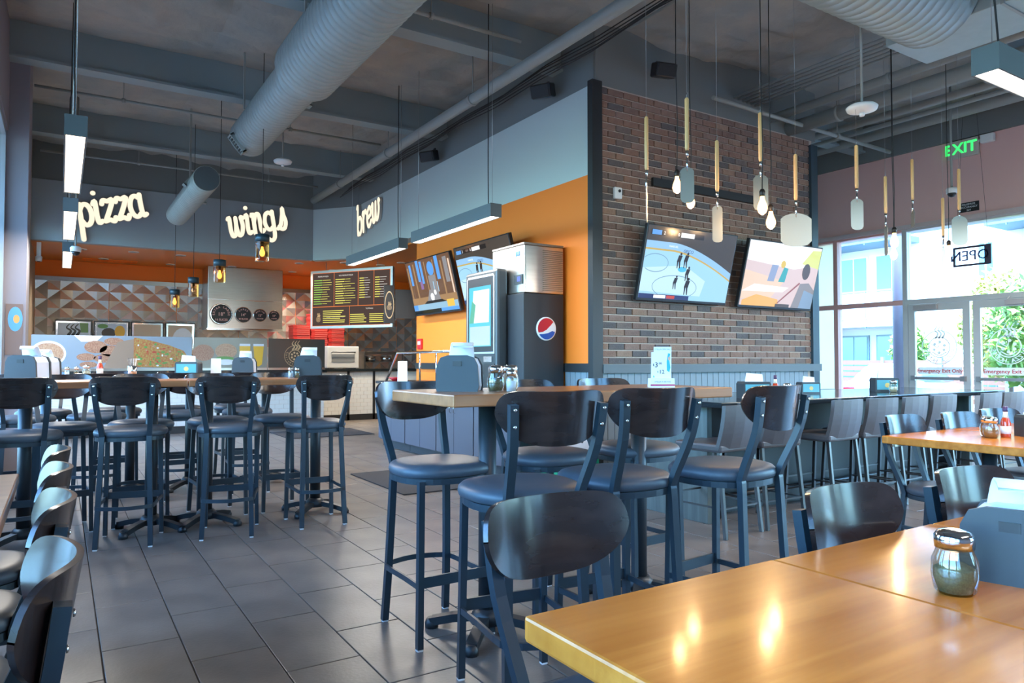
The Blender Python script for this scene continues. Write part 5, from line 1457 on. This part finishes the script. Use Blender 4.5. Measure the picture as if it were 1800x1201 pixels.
def ad_dispenser(label, p, rz, s=1.0):
    """low table dispenser with a picture window"""
    t = thing('napkin_dispenser', label, 'napkin dispenser', p, rz, 'napkin dispensers')
    pr_ = [(-.095 * s, 0), (.095 * s, 0), (.095 * s, .10 * s), (.085 * s, .115 * s), (-.085 * s, .115 * s), (-.095 * s, .10 * s)]
    MB().prism(pr_, -.07 * s, .07 * s).build('body', BK, t)
    decal([(mat('ad_teal', (.10, .34, .40), .15), rect(-.082 * s, .082 * s, .018 * s, .098 * s)), (mat('ad_amber', (.60, .45, .15), .3), disc(0, .055 * s, .02 * s, 12))], 'picture_window', t, -.0705 * s)
    MB().prism([(-.06 * s, .115 * s), (.06 * s, .115 * s), (.055 * s, .165 * s), (-.05 * s, .175 * s)], -.02 * s, .0).build('napkin', M_NAPKIN, t)
    return t
def shaker(label, p, fill, s=1.0, cat='cheese shaker'):
    t = thing('cheese_shaker', label, cat, p, group='glass shakers')
    m = MB(); m.sm = True
    m.lathe([(.030 * s, 0), (.036 * s, .006 * s), (.041 * s, .035 * s), (.040 * s, .062 * s), (.032 * s, .082 * s), (.031 * s, .088 * s)], 20); m.build('glass_jar', M_JARGLASS, t)
    MB().lathe([(.028 * s, .003), (.037 * s, .03 * s), (.036 * s, .046 * s), (.02 * s, .056 * s)], 16).build('contents', fill, t)
    MB().lathe([(.034 * s, .086 * s), (.035 * s, .108 * s), (.028 * s, .118 * s), (.012 * s, .121 * s)], 20).build('metal_lid', M_CHROME, t)
    return t
F_HERB = mat('dried_herb', (.12, .10, .045), .9, noise=(260, (.22, .19, .09), 1.0)); F_CHILI = mat('chili_flakes', (.35, .08, .02), .9, noise=(260, (.55, .28, .06), 1.0)); F_CHEESE = mat('grated_cheese', (.72, .62, .40), .9, noise=(200, (.6, .5, .3), 1.0)); F_SALT = mat('salt', (.85, .86, .88), .8)
def salt(label, p, fill=F_SALT, s=1.0):
    t = thing('salt_shaker', label, 'salt shaker', p, group='salt and pepper shakers')
    MB().lathe([(.019 * s, 0), (.020 * s, .05 * s), (.017 * s, .06 * s)], 10).build('glass_jar', M_JARGLASS, t)
    MB().lathe([(.017 * s, .002), (.018 * s, .042 * s)], 10).build('contents', fill, t)
    MB().lathe([(.0185 * s, .06 * s), (.019 * s, .076 * s), (.010 * s, .084 * s)], 12).build('metal_cap', M_CHROME, t)
def sauce(label, p):
    t = thing('hot_sauce_bottle', label, 'sauce bottle', p, group='hot sauce bottles')
    m = MB(); m.sm = True; m.lathe([(.024, 0), (.026, .006), (.026, .085), (.022, .10), (.012, .125), (.011, .15)], 18); m.build('bottle', mat('red_sauce_glass', (.50, .05, .015), .12, coat=.5), t)
    MB().lathe([(.0265, .022), (.0265, .066)], 18).build('paper_label', M_WHITE, t); MB().lathe([(.0165, .112), (.0125, .135), (.0125, .148)], 16).build('neck_label', mat('cream_label', (.72, .65, .48), .5), t)
    MB().lathe([(.013, .15), (.014, .155), (.013, .18)], 14).build('cap', mat('purple_cap', (.05, .02, .07), .4), t)
def tent(label, p, rz):
    t = thing('price_card', label, 'price card', p, rz)
    MB().prism([(-.062, 0), (.062, 0), (.060, .045), (-.060, .045)], -.035, .035).build('card_base', M_WHITE, t)
    MB().prism([(-.052, .04), (.05, .04), (.052, .205), (-.038, .205), (-.038, .178), (-.05, .178)], -.006, -.002).build('card_sheet', M_WHITE, t)
    decal([(mat('magenta_line', (.50, .01, .10), .4), rect(-.061, .061, .008, .015))], 'base_stripe', t, -.0353)
    decal([(mat('aqua_print', (.05, .42, .68), .4), [(.028, .085), (.04, .075), (.046, .10), (.040, .14), (.046, .17), (.034, .172), (.027, .13)]), (mat('peach_print', (.75, .42, .25), .4), disc(.040, .145, .006, 10, .01)), (MATS['aqua_print'], [(-.043, .05), (-.034, .05), (-.040, .062)])], 'bottle_print', t, -.0063)
    K = M_BLACKP
    text('STELLA SPECIAL', .0115, mat('grey_print', (.25, .30, .33), .5), t, .006, .192, -.0066); text('$', .016, K, t, -.040, .113, -.0066); text('3', .036, K, t, -.025, .112, -.0066); text('00', .016, K, t, -.005, .120, -.0066)
    text('$', .013, K, t, -.018, .078, -.0066); text('12', .028, K, t, .002, .077, -.0066); text('STELLA + ARTOIS', .0105, MATS['grey_print'], t, .0, .028, -.0356)
dispenser('slate napkin dispenser with a sheet pulled up on the six-stool bar table', (1.50, 2.80, 1.07), R(-38), 1.05)
shaker('glass cheese shaker beside the napkin dispenser on the six-stool bar table', (1.60, 2.66, 1.07), F_HERB, .95)
shaker('second glass shaker tucked behind the salt on the six-stool bar table', (1.70, 2.70, 1.07), F_CHEESE, .95)
salt('salt shaker with a metal cap on the six-stool bar table', (1.635, 2.59, 1.07), F_SALT, 1.15)
tp = onz(1212, 683, 1.07)
tent('white beer price card standing on the six-stool bar table', (2.58, 2.66, 1.07), R(-32))
q = onz(1679, 1042, .757)
shaker('cheese shaker half full of dried herbs on the amber table', (q.x, q.y, .757), F_HERB, 1.0)
dispenser('large dark napkin dispenser next to the cheese shaker on the amber table', (q.x + .205, q.y - .02, .757), R(-75), 1.0)
q = onz(1742, 770, .76)
shaker('shaker of chili flakes on the hot sauce table', (q.x, min(q.y, 2.3), .76), F_CHILI, 1.0); shaker('shaker of chili flakes touching the hot sauce bottle', (q.x + .075, min(q.y, 2.3) + .05, .76), F_CHILI, 1.0)
q = onz(1768, 769, .76); sauce('red hot sauce bottle with a purple cap on the dining table', (q.x, q.y, .76))
ad_dispenser('napkin dispenser with a picture window beside the hot sauce', (q.x + .20, q.y - .10, .76), R(-35), 1.1)
ad_dispenser('napkin dispenser with a picture window at the wood panel end of the island', (4.62, 3.74, .91), R(-30), 1.15)
sauce('dark sauce bottle beside the island napkin dispenser', (4.86, 3.72, .91)); shaker('chili shaker beside the island napkin dispenser', (4.98, 3.70, .91), F_CHILI, .95)
ad_dispenser('napkin dispenser in the middle of the island, in front of the doors', (6.75, 3.92, .91), R(-40), 1.15); shaker('shaker in front of the mid-island napkin dispenser', (6.66, 3.78, .91), F_CHEESE, .95)
ad_dispenser('low napkin dispenser on the island facing the parked car', (5.75, 4.05, .91), R(-30), .9)
dispenser('slate napkin dispenser by the left wall on the front bar row', (-.18, 5.78, 1.07), R(-30), 1.15)
dispenser('slate napkin dispenser by the left wall on the bar row nearer the kitchen', (-.12, 7.45, 1.07), R(-30), 1.15)
dispenser('slate napkin dispenser near the free end of the front bar row', (1.70, 5.78, 1.07), R(-20), 1.2)
salt('salt shaker near the free end of the front bar row', (1.55, 5.74, 1.07)); salt('pepper shaker near the free end of the front bar row', (1.59, 5.70, 1.07), F_HERB)
dispenser('slate napkin dispenser near the free end of the kitchen-side bar row', (1.55, 7.42, 1.07), R(-25), 1.15)
ad_dispenser('napkin dispenser with a picture window on the kitchen-side bar row', (1.05, 7.50, 1.07), R(-25), 1.1)
t = tag(MB().prism([(-.05, 0), (.05, 0), (.045, .16), (-.045, .16)], -.004, .004).build('menu_card', M_WHITE, None, (1.30, 7.52, 1.07), (0, 0, R(-25))), 'white menu card standing on the kitchen-side bar row', 'menu card')
sauce('hot sauce bottle on the kitchen-side bar row near the left wall', (.30, 7.36, 1.07))
salt('salt shaker beside the left hot sauce bottle', (.05, 7.30, 1.07)); salt('pepper shaker beside the left hot sauce bottle', (.12, 7.34, 1.07), F_HERB); shaker('glass shaker beside the left hot sauce bottle', (.20, 7.44, 1.07), F_CHEESE, .8)
t = thing('cutlery_cup', 'steel cup of cutlery on the kitchen-side bar row', 'cup', (.56, 7.40, 1.07)); MB().lathe([(.035, 0), (.04, .09)], 14).build('cup', M_CHROME, t)
for k in range(4): MB().beam((.012 * (k - 1.5), 0, .02), (.02 * (k - 1.5), .01, .16), .012, .003).build('cutlery', M_CHROME, t)
t = thing('red_bowl', 'red bowl on the worktop at the kitchen end of the cabinets', 'bowl', (4.05, 9.52, .925)); MB().lathe([(.04, 0), (.05, .012), (.105, .05), (.10, .05), (.05, .02)], 22).build('bowl', mat('bowl_red', (.50, .012, .02), .35), t)
t = tag(MB().prism([(-.07, 0), (.07, 0), (.065, .28), (-.065, .28)], -.004, .004).build('menu_card', M_WHITE, None, (4.03, 9.22, .925), (0, 0, R(-35))), 'white printed card standing on the worktop beside the red bowl', 'menu card')

# floor mats
p = [onz(617, 830), onz(704, 800), onz(800, 872), onz(720, 905)]
tag(MB().bbox(2.62, 3.72, 5.95, 7.35, .0005, .012, .004).build('floor_mat', mat('charcoal_mat', (.045, .045, .05), .95, bump=(200, .5))), 'charcoal entrance mat on the tiles beside the cabinets', 'mat')
tag(MB().bbox(3.0, 4.4, 11.2, 12.4, .0005, .012, .004).build('floor_mat', MATS['charcoal_mat']), 'dark mat on the tiles in front of the kitchen counter', 'mat')

# ================================================================ OUTSIDE THE WINDOWS
M_FAC = mat('white_render', (.78, .77, .74), .8); M_FACB = mat('slate_blue_cladding', (.13, .19, .24), .6); M_GLZ = mat('apartment_glazing', (.10, .26, .30), .08); M_RAIL = mat('balcony_metal', (.20, .26, .30), .5)
t = thing('apartment_building', 'white modern apartment building with slate cladding and balconies across the road', 'building', (25.0, 0, GZ))
MB().box(0, 6, 1, 30, 0, 12).build('wall', M_FAC, t)
for y0, y1 in ((16.4, 17.6), (9.2, 9.8)): MB().box(-.5, 0, y0, y1, 0, 12).build('cladding_pier', M_FACB, t)
for k in range(3):
    z = 2.9 * (k + 1)
    for y0, y1 in ((13.2, 17.6), (5.5, 10.5)):
        sl = MB().box(-1.5, 0, y0, y1, z - .2, z).build('balcony_slab', M_FACB if k % 2 else M_FAC, t)
        MB().box(-1.48, -1.44, y0, y1, z + 1.0, z + 1.06).build('handrail', M_RAIL, sl)
        yy = y0
        while yy < y1 + .01: MB().box(-1.49, -1.43, yy - .02, yy + .02, z - .25, z + 1.05).build('baluster', M_RAIL, sl); yy += 1.1
        MB().box(-1.47, -1.455, y0, y1, z + .08, z + .98).build('glass_railing', mat('balcony_glass', (.55, .70, .75), .1), sl)
for k in range(4):
    for y0, y1 in ((13.6, 14.7), (15.1, 16.1), (17.8, 19.3), (20.0, 21.4), (10.9, 11.3), (7.2, 8.6), (5.8, 6.8), (2.2, 3.6)):
        z = .4 + 2.9 * k
        wq = MB().box(-.06, .0, y0 - .06, y1 + .06, z - .06, z + 2.06).build('window', M_FAC if k % 2 else M_RAIL, t)
        MB().box(-.075, -.06, y0, (y0 + y1) / 2 - .03, z, z + 2.0).build('pane', M_GLZ, wq); MB().box(-.075, -.06, (y0 + y1) / 2 + .03, y1, z, z + 2.0).build('pane', M_GLZ, wq)
t = thing('timber_fence', 'low brown slatted fence in front of the apartment building', 'fence', (22.5, 12.5, GZ))
for k in range(7): MB().box(-.02, .02, -3, 4, .25 + k * .19, .40 + k * .19).build('slat', mat('fence_wood', (.22, .10, .06), .7), t)
for y in (-3, -1.2, .6, 2.4, 4): MB().box(-.06, .06, y - .05, y + .05, 0, 1.65).build('post', M_RAIL, t)
def car(label, loc, rz, col):
    t = thing('parked_car', label, 'car', loc, rz)
    def hull(secs, name, m):
        b = MB(); b.sm = True; n = len(secs[0][1])
        vs = [(x, y, z) for x, s in secs for y, z in s]; fs = []
        for i in range(len(secs) - 1):
            for k in range(n): fs.append((i * n + k, i * n + (k + 1) % n, (i + 1) * n + (k + 1) % n, (i + 1) * n + k))
        fs.append(tuple(range(n - 1, -1, -1))); fs.append(tuple((len(secs) - 1) * n + k for k in range(n)))
        return b.add(vs, fs).build(name, m, t)
    S = lambda w, z0, z1: [(-w * .92, z0), (w * .92, z0), (w, z0 + .2), (w * .98, z1 - .12), (w * .88, z1), (-w * .88, z1), (-w * .98, z1 - .12), (-w, z0 + .2)]
    paint = mat('car_paint_' + label.split()[0], col, .2, coat=.6)
    hull([(-2.25, S(.80, .35, .85)), (-2.15, S(.88, .25, .98)), (-1.2, S(.90, .2, 1.0)), (1.2, S(.90, .2, .92)), (2.0, S(.86, .25, .80)), (2.25, S(.75, .35, .65))], 'body', paint)
    T = lambda w, z1: [(-w, .96), (w, .96), (w * .82, z1 - .04), (w * .72, z1), (-w * .72, z1), (-w * .82, z1 - .04)]
    hull([(-1.75, T(.80, 1.0)), (-1.0, T(.82, 1.40)), (.1, T(.82, 1.43)), (1.15, T(.80, .98))], 'cabin', mat('car_glass', (.25, .30, .33), .08))
    MB().bbox(-.95, .15, -.60, .60, 1.39, 1.45, .02).build('roof', paint, t)
    for s in (-1, 1):
        MB().bbox(-2.27, -2.18, s * .62 - .2, s * .62 + .2, .70, .84, .02).build('tail_light', mat('tail_red', (.60, .02, .03), .2), t)
        for x in (-1.4, 1.4):
            wh = MB().lathe([(.32, -.1), (.32, .1)], 20, mtx=Matrix.Translation((x, s * .82, .32)) @ Matrix.Rotation(R(90), 4, 'X')).build('wheel', M_BLACKP, t)
            MB().lathe([(.2, -.105), (.2, .105)], 12, mtx=Matrix.Translation((x, s * .82, .32)) @ Matrix.Rotation(R(90), 4, 'X')).build('hub', M_CHROME, wh)
    MB().box(-2.275, -2.25, -.26, .26, .52, .64).build('number_plate', M_WHITE, t)
car('white saloon car parked with its tail toward the windows', (19.7, 10.8, GZ), R(8), (.75, .75, .75))
car('silver car parked beside the white saloon, half out of view', (18.4, 13.4, GZ), R(8), (.40, .43, .46))
car('dark car parked across from the double doors', (20.0, 4.2, GZ), R(80), (.12, .14, .17))
def tree(label, loc, h, r, n, seed, tint):
    random.seed(seed); t = thing('young_tree', label, 'tree', loc)
    MB().tube([(0, 0, 0), (.04, .02, h * .5), (0, 0, h * .8)], [.05, .04, .02], 8).build('trunk', mat('bark', (.16, .11, .08), .9), t)
    m = MB()
    for k in range(n):
        a = random.uniform(0, 6.283); ph = math.acos(random.uniform(-1, 1)); rr = r * random.uniform(.4, 1) ** .5
        c = Vector((rr * math.sin(ph) * math.cos(a), rr * math.sin(ph) * math.sin(a), h * .68 + rr * 1.25 * math.cos(ph)))
        d = Vector((random.uniform(-1, 1), random.uniform(-1, 1), random.uniform(-1, 1))).normalized(); e = d.orthogonal().normalized() * .05; d *= .11
        m.add([c - d, c + e, c + d, c - e], [(0, 1, 2, 3)])
    o = m.build('foliage', tint, t); o['kind'] = 'stuff'
LF = mat('green_leaf', (.22, .36, .06), .6); LF2 = mat('yellow_leaf', (.45, .42, .08), .6)  # plain green and yellow leaf colours
tree('leafy green tree outside the further double door', (15.5, 5.9, GZ), 3.0, .95, 2600, 1, LF)
tree('yellow-green tree outside the double doors', (17.2, 7.2, GZ), 3.4, 1.0, 2200, 2, LF2)
tree('small green tree in front of the apartment windows', (23.7, 12.9, GZ), 2.9, .6, 900, 3, LF)
tree('green shrub tree at the edge of the apartment block', (23.5, 18.0, GZ), 2.2, .6, 700, 4, LF)
tag(MB().tube([(14.5, 8.1, GZ), (14.5, 8.1, 6.0)], .11, 14).build('lamp_post', mat('brown_post', (.12, .10, .12), .5)), 'dark round post standing on the pavement outside the doors', 'post')

# round blue and orange graphic low on the pilaster by the left wall
t = thing('wall_graphic', 'blue and orange round graphic on the plum pilaster by the left windows', 'wall graphic', (-.42, 9.195, 1.55))
MB().box(-.075, .075, -.006, 0, -.28, .26).build('graphic_panel', mat('graphic_brown', (.16, .10, .08), .6), t)
decal([(mat('graphic_blue', (.08, .26, .45), .5), disc(.01, .10, .065, 20, .13)), (mat('graphic_orange', (.60, .26, .06), .5), disc(.02, .10, .028, 14, .045))], 'graphic_print', t, -.0065)
